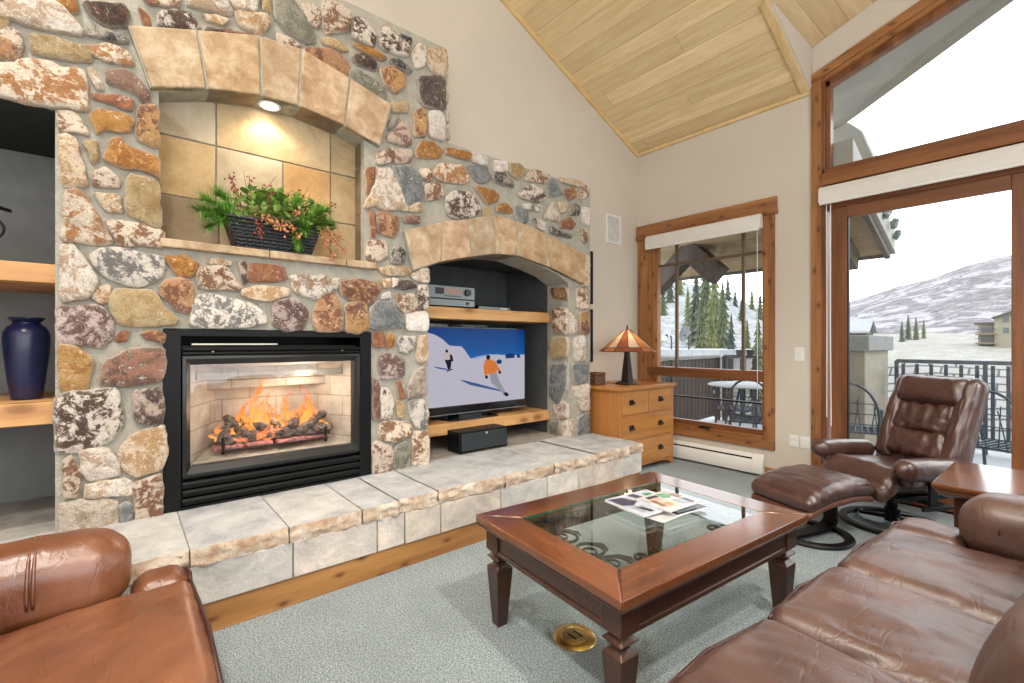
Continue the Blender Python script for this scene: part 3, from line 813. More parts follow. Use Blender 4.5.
fp = thing('stone_fireplace', 'tall stepped fieldstone fireplace with raised hearth filling the left wall', 'fireplace', (SX, 1.2, 0))
ARCH1 = [(.14, 2.522), (.343, 2.594), (.60, 2.645), (.80, 2.653), (1.072, 2.616), (1.21, 2.575)]
ARCH2 = [(1.685, 1.80), (1.773, 1.841), (2.039, 1.909), (2.281, 1.962), (2.513, 1.974), (2.80, 1.925), (3.0, 1.875), (3.155, 1.80)]
HT = .385
b = MB()
out = [(-1.55, .3), (3.459, .3), (3.459, 2.745), (1.84, 2.745), (1.84, 3.435), (-1.55, 3.435)]
niche1 = [(.14, 1.772)] + ARCH1 + [(1.21, 1.772)]
fire = [(.16, .3001), (.16, 1.325), (1.25, 1.325), (1.25, .3001)]
out = [(-1.55, .3), (-1.20, .3), (-1.20, 2.312), (-.235, 2.312), (-.235, .3), (.16, .3), (.16, 1.325), (1.25, 1.325), (1.25, .3), (1.685, .3)] + ARCH2 + [(3.155, .3)] + [(3.459, .3), (3.459, 2.74), (1.84, 2.74), (1.84, 3.432), (-1.55, 3.432)]
b.prism(out, 'x', WX - .0, SX, holes=[niche1])
b.build('mortar_bed', M['mortar'], fp)
b = MB(); sd = 0
def on_front(u, w, h): return (SX + h, u, w)
for l in STONES.strip().split('\n'):
    a = l.split(); q = [int(x) / 1000 for x in a[1:]]
    sd += 1
    rubble(b, a[0], list(zip(q[0::2], q[1::2])), on_front, sd * 1.37)
for l in JAMB.strip().split('\n'):
    a = l.split(); q = [int(x) / 1000 for x in a[1:]]
    sd += 1
    rubble(b, a[0], list(zip(q[0::2], q[1::2])), lambda u, w, h: (u, 3.155 - h, w), sd * 1.37)
# more of the same rubble past the left edge of the photograph and on the end faces
codes = 'w b x t o q r e c g w b'.split()
for i in range(3):
    for j in range(9):
        y0 = -.62 - i * .31 + rnd.uniform(-.03, .03); z0 = 2.34 + j * .123
        if j > 8: continue
        rubble(b, rnd.choice(codes), [(y0, z0 + .01), (y0 + .25, z0), (y0 + .27, z0 + .09), (y0 + .12, z0 + .105), (y0 - .01, z0 + .09)], on_front, sd); sd += 1
for i in range(2):
    for j in range(15):
        y0 = -1.53 + i * .17; z0 = .4 + j * .125
        rubble(b, rnd.choice(codes), [(y0, z0 + .01), (y0 + .14, z0), (y0 + .15, z0 + .09), (y0 + .06, z0 + .1), (y0 - .005, z0 + .09)], on_front, sd); sd += 1
for j in range(18):                                # right end of the low part, top step
    z0 = .40 + j * .129
    rubble(b, rnd.choice(codes), [(-3.20, z0), (-2.975, z0 + .01), (-2.975, z0 + .1), (-3.1, z0 + .108), (-3.2, z0 + .1)], lambda u, w, h: (u, 3.459 + h * .28, w), sd); sd += 1
for j in range(5):
    z0 = 2.76 + j * .134
    rubble(b, rnd.choice(codes), [(-3.20, z0), (-2.975, z0 + .01), (-2.975, z0 + .1), (-3.1, z0 + .112), (-3.2, z0 + .1)], lambda u, w, h: (u, 1.84 + h, w), sd); sd += 1
b.build('rubble_facing', M['stone'], fp, smooth=55)
# dressed arch stones
def arch(tops, bots, x0, x1, name, tints):
    b = MB()
    for i in range(len(tops) - 1):
        g = .006
        P = [Vector(tops[i]), Vector(tops[i + 1]), Vector(bots[i + 1]), Vector(bots[i])]
        du = (P[1] - P[0]).normalized() * g; dl = (P[2] - P[3]).normalized() * g
        q = [P[0] + du, P[1] - du, P[2] - dl, P[3] + dl]
        tn = tints[i % len(tints)]
        b.prism([tuple(p) for p in q], 'x', x0, x1 + rnd.uniform(-.004, .006), seed=float(i * 3.1 + len(tops)), tint=tn + (1,))
    a_ = b.build(name, M['arch'], fp, bevel=.007)
    b = MB(); b.prism(list(tops) + list(reversed(bots)), 'x', x0 + .004, x1 - .007); b.build('arch_joints', M['mortar'], fp)
    return a_
arch([(.02, 2.785), (.299, 2.883), (.591, 2.978), (.815, 2.995), (1.104, 2.925), (1.39, 2.85)],
     [(.104, 2.515), (.343, 2.594), (.601, 2.645), (.798, 2.653), (1.072, 2.616), (1.305, 2.552)], -3.085, -2.905, 'niche_arch',
     [(1, .96, .88), (1, .93, .80), (.93, .88, .80), (1.02, .92, .82), (1.03, .98, .92)])
arch([(1.479, 2.021), (1.79, 2.135), (1.992, 2.184), (2.261, 2.27), (2.513, 2.257), (2.836, 2.197), (3.345, 2.085)],
     [(1.547, 1.753), (1.773, 1.841), (2.039, 1.909), (2.281, 1.962), (2.513, 1.974), (2.873, 1.918), (3.335, 1.80)], -3.20, -2.905, 'television_arch',
     [(1, .97, .92), (1.02, .92, .86), (.90, .90, .88), (1.04, .96, .88), (1, .93, .8), (.96, .86, .7)])
# mantel niche: tiled back, tiled side, projecting sill
b = MB(); sd = 0
BX = -3.092
ys = [.13, .40, .735, 1.035, 1.215]
rows = [(1.76, 2.045, [0, 1, 3, 4]), (2.045, 2.20, [0, 1, 2, 3, 4]), (2.20, 2.37, [0, 1, 3, 4]), (2.37, 2.68, [0, 2, 3, 4])]
rows = [(1.76, 2.045, [.13, .42, .78, 1.042, 1.215]), (2.045, 2.365, [.13, .405, .755, 1.042, 1.215]), (2.365, 2.70, [.13, .405, 1.042, 1.215])]
for z0, z1, yy in rows:
    for a0, a1 in zip(yy, yy[1:]):
        sd += 1; tn = [(.55, .46, .37, 1), (.95, .82, .62, 1), (1.0, .8, .55, 1), (.85, .74, .56, 1), (1.0, .82, .56, 1), (1.06, 1.02, .94, 1), (1.1, .78, .46, 1), (.85, .72, .52, 1), (1.02, 1.02, .98, 1), (1.0, .88, .68, 1), (.8, .7, .52, 1)][sd - 1]
        b.box(BX - .02, a0 + .004, z0 + .004, BX + rnd.uniform(0, .004), a1 - .004, z1 - .004, seed=sd * 1.9, tint=tn)
for z0, z1 in ((1.76, 2.1), (2.1, 2.42), (2.42, 2.66)):
    sd += 1; b.box(BX, 1.206, z0 + .003, SX - .05, 1.22, z1 - .003, seed=sd * 2.3, tint=(.34, .31, .26, 1)); b.box(BX, .13, z0 + .003, SX - .05, .144, z1 - .003, seed=sd * 2.3, tint=(.62, .6, .55, 1))
b.build('niche_tile', M['tile'], fp, bevel=.003)
b = MB(); b.box(BX - .025, .10, 1.70, BX - .012, 1.25, 2.75); b.build('niche_back', M['mortar'], fp)
b = MB()
for i, (a0, a1) in enumerate(((.145, .64), (.645, 1.08), (1.085, 1.285))):
    b.box(BX, a0, 1.735, SX + .045, a1, 1.778, seed=float(i), tint=(1.02, .98, .9, 1))
b.build('niche_sill', M['arch'], fp, bevel=.006)
# dark-painted alcoves: the television alcove and the shelf alcove at the left
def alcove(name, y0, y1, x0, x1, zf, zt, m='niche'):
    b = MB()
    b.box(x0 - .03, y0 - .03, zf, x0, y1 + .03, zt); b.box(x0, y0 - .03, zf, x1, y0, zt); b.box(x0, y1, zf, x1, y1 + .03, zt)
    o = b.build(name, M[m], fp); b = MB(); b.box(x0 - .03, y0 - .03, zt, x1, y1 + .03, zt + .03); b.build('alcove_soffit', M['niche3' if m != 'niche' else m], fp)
    return o
alcove('television_alcove', 1.66, 3.157, -3.86, -3.213, .36, 2.0)
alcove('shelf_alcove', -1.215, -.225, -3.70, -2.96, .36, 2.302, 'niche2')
# ---------------------------------------------------------------- hearth
HX = -2.352
b = MB(); sd = 0
front = []
def hx(y): return HX + .012 * noise.noise(Vector((y * 9, 1.3, 0))) + .010 * noise.noise(Vector((y * 31, 4.3, 0)))
cuts = [-1.55, -.95, -.42, .215, .60, .955, 1.16, 1.41, 1.90, 2.37, 2.82, 3.12, 3.445]
rough = MB(); top = MB()
for a0, a1 in zip(cuts, cuts[1:]):
    sd += 1; tn = rnd.choice([(1.05, 1.05, 1.05, 1), (.95, .98, 1.02, 1), (1.12, 1.10, 1.08, 1), (.90, .93, .95, 1)])
    n = max(4, int((a1 - a0) / .022)); t0, t1 = a0 + .0028, a1 - .0028
    dz = rnd.uniform(-.004, .004)
    yy = [t0 + (t1 - t0) * k / n for k in range(n + 1)]
    fr = [(hx(y) + .006 * noise.noise(Vector((y * 60, 2, 0))), y) for y in yy]
    m = 10
    v = []; f = []
    xb = -2.99
    for k, (fx, y) in enumerate(fr):
        for i in range(m + 1):
            x = xb + (fx - xb) * i / m
            v.append((x, y, HT + dz + .0025 * noise.noise(Vector((x * 7, y * 7, sd))) + .0015 * noise.noise(Vector((x * 30, y * 30, sd)))))
    for k in range(n):
        for i in range(m): f.append((k * (m + 1) + i, (k + 1) * (m + 1) + i, (k + 1) * (m + 1) + i + 1, k * (m + 1) + i + 1))
    top.add(v, f, seed=sd * 1.7, tint=tn)
    # broken front lip
    v = []; f = []; mm = 6
    for k, (fx, y) in enumerate(fr):
        for i in range(mm + 1):
            q = i / mm
            z = HT + dz + .0025 * noise.noise(Vector((fx * 7, y * 7, sd))) + .0015 * noise.noise(Vector((fx * 30, y * 30, sd))) - .078 * q
            x = fx + (.006 * math.sin(q * PI) + .022 * noise.noise(Vector((y * 24, z * 40, sd)))) * (1 if 0 < i else 0)
            v.append((x, y, z))
    for k in range(n):
        for i in range(mm): f.append((k * (mm + 1) + i, k * (mm + 1) + i + 1, (k + 1) * (mm + 1) + i + 1, (k + 1) * (mm + 1) + i))
    rough.add(v, f, seed=sd * 2.9, tint=(1, .97, .92, 1))
# right-hand end lip
v = []; f = []
for k in range(25):
    x = -2.99 + (HX + 2.99) * k / 24
    for i in range(5):
        q = i / 4; v.append((x, 3.44 + (.010 * math.sin(q * PI) + .008 * noise.noise(Vector((x * 24, q * 3, 5)))) * (1 if i else 0), HT - .078 * q))
for k in range(24):
    for i in range(4): f.append((k * 5 + i, k * 5 + i + 1, (k + 1) * 5 + i + 1, (k + 1) * 5 + i))
rough.add(v, f, seed=3., tint=(1, 1, .98, 1))
b = MB(); b.box(-3.0, -1.55, .12, HX - .02, 3.432, HT - .010)
hz = b.build('hearth', M['mortar'], fp)
top.build('hearth_top', M['hearth'], hz, smooth=40)
rough.build('chiselled_edge', M['hearth_rough'], hz, smooth=60)
b = MB(); cuts = [-1.55, -1.0, -.35, .20, .62, 1.04, 1.20, 1.43, 1.88, 2.30, 2.62, 2.80, 3.14, 3.44]
for a0, a1 in zip(cuts, cuts[1:]):
    sd += 1; tn = rnd.choice([(1.28, 1.16, 1.06, 1), (1.3, 1.12, .98, 1), (1.2, 1.06, .94, 1), (1.14, 1.10, 1.04, 1), (1.36, 1.28, 1.2, 1)])
    b.box(HX - .03, a0 + .003, .135, HX + rnd.uniform(-.004, .004), a1 - .003, HT - .080, seed=sd * 1.3, tint=tn)
for a0, a1 in ((-2.98, -2.66), (-2.655, HX - .004)):
    sd += 1; b.box(a0, 3.42, .135, a1, 3.442, HT - .08, seed=sd * 1.3, tint=(1.3, 1.28, 1.25, 1))
b.build('face_stone', M['hearth'], hz, bevel=.004)
b = MB(); b.box(HX - .045, -1.55, 0, HX - .014, 3.425, .132); b.box(-2.98, 3.40, 0, HX - .014, 3.425, .132)
build_each(b, 'wood_base', M['pine_y'], hz, bevel=.003)
b = MB(); b.box(-3.86, -1.22, .30, -2.98, -.22, HT - .003, seed=2., tint=(.72, .70, .66, 1)); b.box(-3.86, 1.66, .30, -2.98, 3.16, HT - .003, seed=5., tint=(.72, .66, .58, 1))
build_each(b, 'alcove_floor', M['hearth'], fp)

# ---------------------------------------------------------------- shelves in the alcoves
def shelf(label, x0, x1, y0, y1, z0, z1):
    b = MB(); b.box(x0, y0, z0, x1, y1, z1)
    return tag(b.build('wooden_shelf', M['shelf'], bevel=.004), label, 'shelf', 'thick pine shelves in the alcoves')
shelf('thick pine shelf over the television carrying the silver receiver', -3.85, -3.19, 1.664, 3.153, 1.445, 1.540)
shelf('thick pine shelf the television stands on', -3.85, -3.19, 1.664, 3.153, .512, .603)
shelf('upper thick pine shelf in the left alcove, above the blue vase', -3.695, -3.03, -1.21, -.229, 1.528, 1.617)
shelf('lower thick pine shelf in the left alcove, under the blue vase', -3.695, -3.03, -1.21, -.229, .873, .976)

# ---------------------------------------------------------------- gas fireplace insert
fi = thing('gas_fireplace', 'black metal glass-fronted gas fireplace insert with burning logs', 'fireplace insert', (SX, .705, HT))
FX = SX + .018
BK = M['black']
b = MB()
b.prism([(.157, HT), (1.253, HT), (1.253, 1.322), (.157, 1.322)], 'x', SX - .05, FX, holes=[[(.232, HT + .012), (1.178, HT + .012), (1.178, 1.285), (.232, 1.285)]])
b.build('surround', BK, fi, bevel=.003)
b = MB()                                       # bevelled picture-frame door around the glass
o_ = [(.236, .548), (1.174, .548), (1.174, 1.182), (.236, 1.182)]; i_ = [(.272, .602), (1.138, .602), (1.138, 1.136), (.272, 1.136)]
m_ = [(.252, .566), (1.158, .566), (1.158, 1.166), (.252, 1.166)]
rings = [[(SX - .04, *q) for q in o_], [(FX + .004, *q) for q in o_], [(FX + .010, *q) for q in m_], [(FX - .014, *q) for q in i_], [(SX - .04, *q) for q in i_]]
b.loft(rings, cap=False)
b.build('glass_door_frame', plain('satin_black', (.016, .017, .018, 1), .3, .2), fi, bevel=.002)
b = MB()
for k, z in enumerate((.505, .462, .418)):
    b.loft([[(SX - .03, y, z + .020), (FX - .004, y, z + .022), (FX + .006, y, z + .010), (FX + .002, y, z - .012), (SX - .03, y, z - .008)] for y in (.236, 1.174)])
build_each(b, 'lower_louver', BK, fi, bevel=.002)
b = MB()
for z in (1.192, 1.214):
    b.loft([[(SX - .04, y, z + .010), (FX + .002, y, z + .011), (FX + .008, y, z + .002), (FX + .002, y, z - .008), (SX - .04, y, z - .008)] for y in (.236, 1.174)])
build_each(b, 'hood_strip', BK, fi, bevel=.002)
b = MB(); b.box(SX - .055, .232, HT + .01, SX - .045, 1.178, .56)
b.add([(SX - .045, .165, .36), (SX - .045, 1.245, .36), (SX - .045, 1.245, 1.318), (SX - .045, .165, 1.318), (SX - .42, .165, .36), (SX - .42, 1.245, .36), (SX - .42, 1.245, 1.318), (SX - .42, .165, 1.318)], [(0, 4, 5, 1), (1, 5, 6, 2), (2, 6, 7, 3), (3, 7, 4, 0), (4, 7, 6, 5)])
build_each(b, 'housing', BK, fi)
b = MB(); b.prism([(.232, HT + .01), (1.178, HT + .01), (1.178, 1.236), (.232, 1.236)], 'x', SX - .052, SX - .047, holes=[[(.270, .600), (1.140, .600), (1.140, 1.138), (.270, 1.138)]]); b.build('inner_plate', BK, fi)
b = MB(); b.box(SX - .06, .28, 1.238, SX - .035, .70, 1.249); b.build('damper_bar', plain('aged_steel', (.55, .5, .38, 1), .35, .9), fi, bevel=.002)
b = MB()
for y in (.37, 1.06): b.lathe([(0, 0), (.005, 0), (.005, .004), (0, .005)], (FX + .002, y, 1.203), 12, R=rotm(0, PI / 2, 0))
build_each(b, 'screw', plain('steel_screw', (.3, .3, .3, 1), .4, 1), fi)
b = MB(); b.box(SX - .022, .268, .598, SX - .018, 1.142, 1.14); b.build('front_glass', glass('fire_glass', (1, 1, 1, 1), .8), fi)
# firebox of cast brick panels, wider at the front
t = NT('firebrick'); tc = t.n('ShaderNodeTexCoord'); v = tc.outputs['Object']
n = t.noise(v, 9, 5, .65); c = t.ramp(n, [(.3, (.36, .31, .25, 1)), (.7, (.54, .48, .40, 1))])
sx = t.n('ShaderNodeSeparateXYZ'); t.l(v, sx.inputs[0])
cm = t.n('ShaderNodeCombineXYZ'); t.l(t.math('ADD', sx.outputs[0], sx.outputs[1]), cm.inputs[0]); t.l(sx.outputs[2], cm.inputs[1])
br = t.n('ShaderNodeTexBrick'); br.inputs['Scale'].default_value = 1; br.inputs['Mortar Size'].default_value = .004; br.inputs['Brick Width'].default_value = .30; br.inputs['Row Height'].default_value = .13
br.inputs['Color1'].default_value = (1, 1, 1, 1); br.inputs['Color2'].default_value = (.85, .84, .82, 1); br.inputs['Mortar'].default_value = (.62, .58, .54, 1)
t.l(cm.outputs[0], br.inputs['Vector']); c = t.mix(1., c, br.outputs['Color'], 'MULTIPLY')
FB = t.bsdf(c, .9, 0, t.bump(n, .4, .005))
b = MB()
F = [(.272, .602), (1.138, .602), (1.138, 1.136), (.272, 1.136)]; xf = SX - .042; xk = SX - .36
K = [(.43, .640), (.985, .640), (.985, 1.10), (.43, 1.10)]
b.add([(xf, *q) for q in F] + [(xk, *q) for q in K], [(0, 4, 5, 1), (1, 5, 6, 2), (2, 6, 7, 3), (3, 7, 4, 0), (4, 7, 6, 5)])
b.build('firebox', FB, fi)
b = MB(); b.box(xf - .09, .31, 1.045, xf - .06, 1.10, 1.085); b.box(xf - .24, .36, .98, xf - .20, 1.05, 1.03); build_each(b, 'smoke_shelf', FB, fi, bevel=.004)
b = MB()
for i, (y, x) in enumerate(((.46, -.10), (.62, -.085), (.78, -.085), (.92, -.10))):
    b.cushion((SX - .02 + x, y, .655), (.05, .15, .03), rotm(0, 0, rnd.uniform(-.2, .2)), r=.014, n=(5, 8, 4), wr=.006, ws=20, seed=i)
build_each(b, 'ember', plain('ember', (.34, .14, .13, 1), .9, var=.7, scale=50), fi, smooth=True)
tl = NT('charred_log'); v = tl.coords((8, 8, 20)); n = tl.noise(v, 3, 6, .7, 1); nn = tl.noise(tl.coords(), 12, 4)
c = tl.ramp(n, [(.35, (.02, .018, .016, 1)), (.52, (.13, .10, .085, 1)), (.68, (.34, .27, .22, 1))])
LOG = tl.bsdf(c, .9, 0, tl.bump(n, 1., .02), emit=(1, .22, .04, 1), es=tl.math('MULTIPLY', tl.ramp(nn, [(.58, 0.), (.68, 1.)]), 1.2))
logs = [((SX - .25, .43, .70), (SX - .24, .97, .72), .045), ((SX - .13, .42, .685), (SX - .16, .80, .70), .036), ((SX - .13, .99, .69), (SX - .16, .66, .70), .038),
        ((SX - .28, .50, .78), (SX - .12, .66, .735), .030), ((SX - .27, .90, .79), (SX - .12, .80, .735), .032), ((SX - .10, .42, .69), (SX - .22, .50, .81), .022), ((SX - .11, .86, .70), (SX - .2, 1.02, .80), .028), ((SX - .12, .56, .70), (SX - .2, .46, .82), .024), ((SX - .1, .74, .70), (SX - .22, .70, .80), .02), ((SX - .12, .93, .72), (SX - .1, 1.03, .69), .03)]
for i, (p, q, r) in enumerate(logs):
    p, q = Vector(p), Vector(q); b = MB(); N = 14
    pts = [p.lerp(q, k / N) + Vector((0, 0, .010 * math.sin(k * .9 + i))) for k in range(N + 1)]
    b.tube(pts, [r * (.75 if k in (0, N) else 1) * (1 + .18 * noise.noise(Vector((k * .8, i, 0)))) for k in range(N + 1)], 12)
    b.build('log', LOG, fi, smooth=60)
b = MB()
for k in range(9): b.tube([(SX - .06, .44 + k * .067, .645), (SX - .30, .44 + k * .067, .645)], .006, 6)
b.tube([(SX - .06, .42, .648), (SX - .06, 1.0, .648)], .007, 6); b.tube([(SX - .3, .42, .648), (SX - .3, 1.0, .648)], .007, 6)
for y in (.43, .99): b.tube([(SX - .075, y, .625), (SX - .075, y, .72)], .008, 6)
b.build('grate', M['iron'], fi)
t = NT('flame'); tc = t.n('ShaderNodeTexCoord'); g = t.n('ShaderNodeSeparateXYZ'); t.l(tc.outputs['Generated'], g.inputs[0])
col = t.ramp(g.outputs[2], [(0., (1, .42, .12, 1)), (.3, (1, .36, .08, 1)), (.65, (1, .22, .035, 1)), (1., (.9, .12, .015, 1))])
lw = t.n('ShaderNodeLayerWeight'); lw.inputs[0].default_value = .35
a = t.math('MULTIPLY', t.math('SUBTRACT', 1., lw.outputs['Facing']), t.ramp(g.outputs[2], [(0., .35), (.25, .9), (.7, .65), (1., .05)]))
nz = t.ramp(t.noise(tc.outputs['Object'], 17, 4, .6, 1.8), [(.40, .03), (.58, 1.)])
a = t.math('MULTIPLY', a, nz)
e = t.n('ShaderNodeEmission'); t.l(col, e.inputs[0]); e.inputs[1].default_value = 1.25
tr = t.n('ShaderNodeBsdfTransparent'); mx = t.n('ShaderNodeMixShader'); t.l(a, mx.inputs[0]); t.l(tr.outputs[0], mx.inputs[1]); t.l(e.outputs[0], mx.inputs[2]); t.l(mx.outputs[0], t.out.inputs[0])
FL = t.mat
flames = [(.50, .70, .14, .045), (.57, .72, .20, .05), (.62, .73, .36, .055), (.67, .71, .22, .055), (.74, .70, .16, .05), (.80, .71, .28, .05), (.86, .71, .24, .045), (.895, .72, .30, .05), (.935, .70, .18, .05), (.70, .68, .12, .06), (.47, .68, .09, .035), (.84, .68, .13, .055), (.60, .68, .14, .05), (.53, .70, .24, .04), (.76, .72, .24, .045), (.98, .69, .14, .035), (.44, .69, .12, .03), (.65, .74, .26, .04), (.91, .71, .24, .04)]
for i, (y, z, h, r) in enumerate(flames):
    r *= .52; h *= .95
    b = MB(); N = 14; pts = []; rr = []
    for k in range(N + 1):
        q = k / N
        pts.append((SX - .19 + .02 * math.sin(i * 2.1) + .02 * q * math.sin(3 * q + i), y + .05 * q * math.sin(q * 5 + i * 1.7), z + h * q))
        rr.append(max(.002, r * (math.sin(PI * min(1, (q * .92 + .10)) ** .62) ** 1.1) * (1 + .25 * math.sin(q * 9 + i))))
    b.tube(pts, rr, 12)
    for s_ in (0, 1): b.tube([(p[0] + .02, p[1] + (.03 if s_ else -.03) + .012 * math.sin(k * .8 + i), z + (p[2] - z) * (.45 + .1 * s_)) for k, p in enumerate(pts)], [q_ * .5 for q_ in rr], 8)
    b.build('flame', FL, fi, smooth=True)
# recessed lamp in the niche arch
o = thing('recessed_light', 'lit round recessed light in the arch above the basket', 'light', (-3.0, .66, 2.652))
b = MB(); b.lathe([(.038, 0), (.058, -.004), (.062, .0), (.060, .004), (.038, .004)], (-3.0, .66, 2.640), 32); b.build('trim_ring', M['white'], o, smooth=40)
b = MB(); b.lathe([(0, .0), (.045, .0), (.045, .003), (0, .003)], (-3.0, .66, 2.638), 32); b.build('bulb_face', emis('lamp_glow', (1, .86, .62, 1), 14), o)

# ------------------------------------------------------------------ television alcove
TVP = {'snow': [(1.779, 1.335), (1.88, 1.333), (1.947, 1.32), (2.015, 1.288), (2.093, 1.228), (2.214, 1.221), (2.256, 1.179), (2.306, 1.116), (2.357, 1.107), (2.445, 1.127), (2.589, 1.146), (2.741, 1.129), (2.93, 1.137), (2.93, 0.711), (1.779, 0.789)], 'ridge': [(2.306, 1.116), (2.409, 1.137), (2.516, 1.15), (2.664, 1.142), (2.741, 1.147), (2.819, 1.136), (2.93, 1.144), (2.93, 1.11), (2.589, 1.11), (2.357, 1.105)], 'tree1': [(2.693, 1.141), (2.741, 1.158), (2.8, 1.15), (2.81, 1.112), (2.702, 1.107)], 'tree2': [(2.835, 1.139), (2.863, 1.149), (2.884, 1.114), (2.839, 1.109)], 'tree3': [(2.589, 1.088), (2.627, 1.104), (2.657, 1.086), (2.645, 1.06), (2.601, 1.061)], 'sh1': [(1.932, 1.059), (1.977, 1.053), (2.078, 1.033), (2.071, 1.024), (1.985, 1.039)], 'sh2': [(2.193, 0.936), (2.239, 0.931), (2.375, 0.896), (2.627, 0.826), (2.664, 0.803), (2.516, 0.837), (2.306, 0.886)], 's1torso': [(2.04, 1.171), (2.078, 1.173), (2.097, 1.151), (2.097, 1.111), (2.046, 1.109)], 's1arm': [(2.031, 1.16), (2.049, 1.165), (2.012, 1.102), (1.997, 1.097)], 's1arm2': [(2.09, 1.159), (2.119, 1.148), (2.132, 1.099), (2.106, 1.092)], 's1leg': [(2.043, 1.115), (2.1, 1.113), (2.112, 1.086), (2.103, 1.03), (2.078, 1.028), (2.062, 1.074)], 's1head': [(2.053, 1.187), (2.065, 1.199), (2.079, 1.186), (2.078, 1.17), (2.056, 1.171)], 's1ski': [(2.062, 1.02), (2.125, 1.034), (2.125, 1.026), (2.068, 1.009)], 's2torso': [(2.462, 1.097), (2.509, 1.107), (2.578, 1.085), (2.601, 1.029), (2.589, 0.986), (2.516, 0.971), (2.462, 0.977), (2.445, 1.034)], 's2arm': [(2.571, 1.074), (2.597, 1.058), (2.642, 0.989), (2.627, 0.975), (2.589, 1.015)], 's2armb': [(2.448, 1.034), (2.473, 1.005), (2.491, 0.939), (2.469, 0.936), (2.452, 0.984)], 's2leg': [(2.509, 0.975), (2.589, 0.983), (2.63, 0.896), (2.683, 0.819), (2.71, 0.785), (2.676, 0.778), (2.608, 0.839), (2.534, 0.894)], 's2head': [(2.475, 1.136), (2.498, 1.147), (2.52, 1.133), (2.516, 1.104), (2.48, 1.102)], 's2boot': [(2.664, 0.791), (2.71, 0.797), (2.741, 0.771), (2.706, 0.755)], 's2glove': [(2.612, 0.996), (2.642, 0.995), (2.645, 0.972), (2.619, 0.97)], 's2glove2': [(2.462, 0.959), (2.491, 0.961), (2.495, 0.935), (2.469, 0.93)]}
tv = thing('television', 'flat black television showing two skiers on a snowy slope', 'television', (-3.34, 2.33, .603))
TX = -3.302
b = MB(); b.prism([(1.708, .655), (2.946, .655), (2.946, 1.386), (1.708, 1.386)], 'x', -3.355, TX + .004, holes=[[(1.724, .722), (2.930, .722), (2.930, 1.374), (1.724, 1.374)]])
b.build('bezel', plain('gloss_black', (.008, .008, .009, 1), .12, coat=.3), tv, bevel=.003)
b = MB(); b.box(-3.395, 1.76, .72, -3.35, 2.90, 1.33); b.build('back_shell', M['plastic'], tv, bevel=.01)
b = MB(); b.box(-3.30, 1.708, .652, TX + .008, 2.946, .657); b.build('silver_edge', plain('silver', (.55, .57, .58, 1), .25, .9), tv)
# picture on the screen, as flat coloured layers
t = NT('screen_sky'); tc = t.n('ShaderNodeTexCoord'); g = t.n('ShaderNodeSeparateXYZ'); t.l(tc.outputs['Generated'], g.inputs[0])
col = t.ramp(g.outputs[2], [(.4, (.020, .16, .42, 1)), (.7, (.004, .075, .28, 1)), (1., (.001, .034, .17, 1))])
e = t.n('ShaderNodeEmission'); t.l(col, e.inputs[0]); e.inputs[1].default_value = .8; gl = t.n('ShaderNodeBsdfGlossy'); gl.inputs['Roughness'].default_value = .25; gl.inputs[0].default_value = (.012, .012, .012, 1)
ad = t.n('ShaderNodeAddShader'); t.l(e.outputs[0], ad.inputs[0]); t.l(gl.outputs[0], ad.inputs[1]); t.l(ad.outputs[0], t.out.inputs[0])
def scr(n, c): return emis('screen_' + n, srgb(*c), .72)
SM = [t.mat, scr('snow', (188, 184, 198)), scr('ridge', (150, 170, 205)), scr('tree', (28, 60, 110)), scr('shadow', (62, 92, 140)), scr('coat', (214, 122, 62)), scr('dark', (34, 34, 48)), scr('pale', (196, 176, 176)), scr('grey', (150, 150, 156))]
b = MB(); b.box(TX - .012, 1.722, .72, TX - .006, 2.932, 1.376)
def lay(nm, m, d): 
    b.prism(TVP[nm], 'x', TX - .0061, TX - .006 + d, mat=m)
TVP['snow'][0] = (1.724, TVP['snow'][0][1]); TVP['snow'][-1] = (1.724, .722); TVP['snow'][-2] = (TVP['snow'][-2][0], .722)
TVP['snow'][-2] = (2.930, .722); TVP['snow'][-3] = (2.930, TVP['snow'][-3][1])
lay('ridge', 2, .0004); lay('snow', 1, .0007)
for k in ('tree1', 'tree2', 'tree3'): lay(k, 3, .0010)
for k in ('sh1', 'sh2'): lay(k, 4, .0010)
lay('s1torso', 7, .0016); lay('s1arm', 7, .0014); lay('s1arm2', 6, .0014); lay('s1leg', 6, .0013); lay('s1head', 6, .0018); lay('s1ski', 6, .0012)
lay('s2leg', 8, .0014); lay('s2torso', 5, .0018); lay('s2arm', 5, .0016); lay('s2armb', 5, .0016); lay('s2head', 6, .0020); lay('s2boot', 6, .0016); lay('s2glove', 6, .0020); lay('s2glove2', 6, .0020)
b.build('screen', SM, tv)
b = MB(); b.prism([(-3.50, 2.02), (-3.235, 2.06), (-3.225, 2.12), (-3.225, 2.50), (-3.235, 2.56), (-3.50, 2.60)], 'z', .603, .615); b.build('stand_base', plain('dark_glass', (.01, .012, .014, 1), .08, coat=.5), tv, bevel=.003)
b = MB(); b.box(-3.36, 2.20, .612, -3.33, 2.44, .70); b.build('stand_neck', M['plastic'], tv, bevel=.004)
SIL = plain('receiver_silver', (.20, .22, .22, 1), .32, .75, var=.06)
rc = thing('stereo_receiver', 'silver-fronted stereo receiver on the shelf over the television', 'receiver', (-3.4, 2.0, 1.54))
b = MB(); b.box(-3.60, 1.705, 1.552, -3.235, 2.285, 1.712); b.build('case', M['black'], rc, bevel=.004)
b = MB(); b.box(-3.236, 1.70, 1.612, -3.220, 2.29, 1.715); b.box(-3.236, 1.70, 1.552, -3.222, 2.29, 1.607); b.build('front_panel', SIL, rc, bevel=.003)
b = MB(); b.box(-3.222, 1.905, 1.645, -3.2185, 1.985, 1.695); b.build('dark_window', M['plastic'], rc)
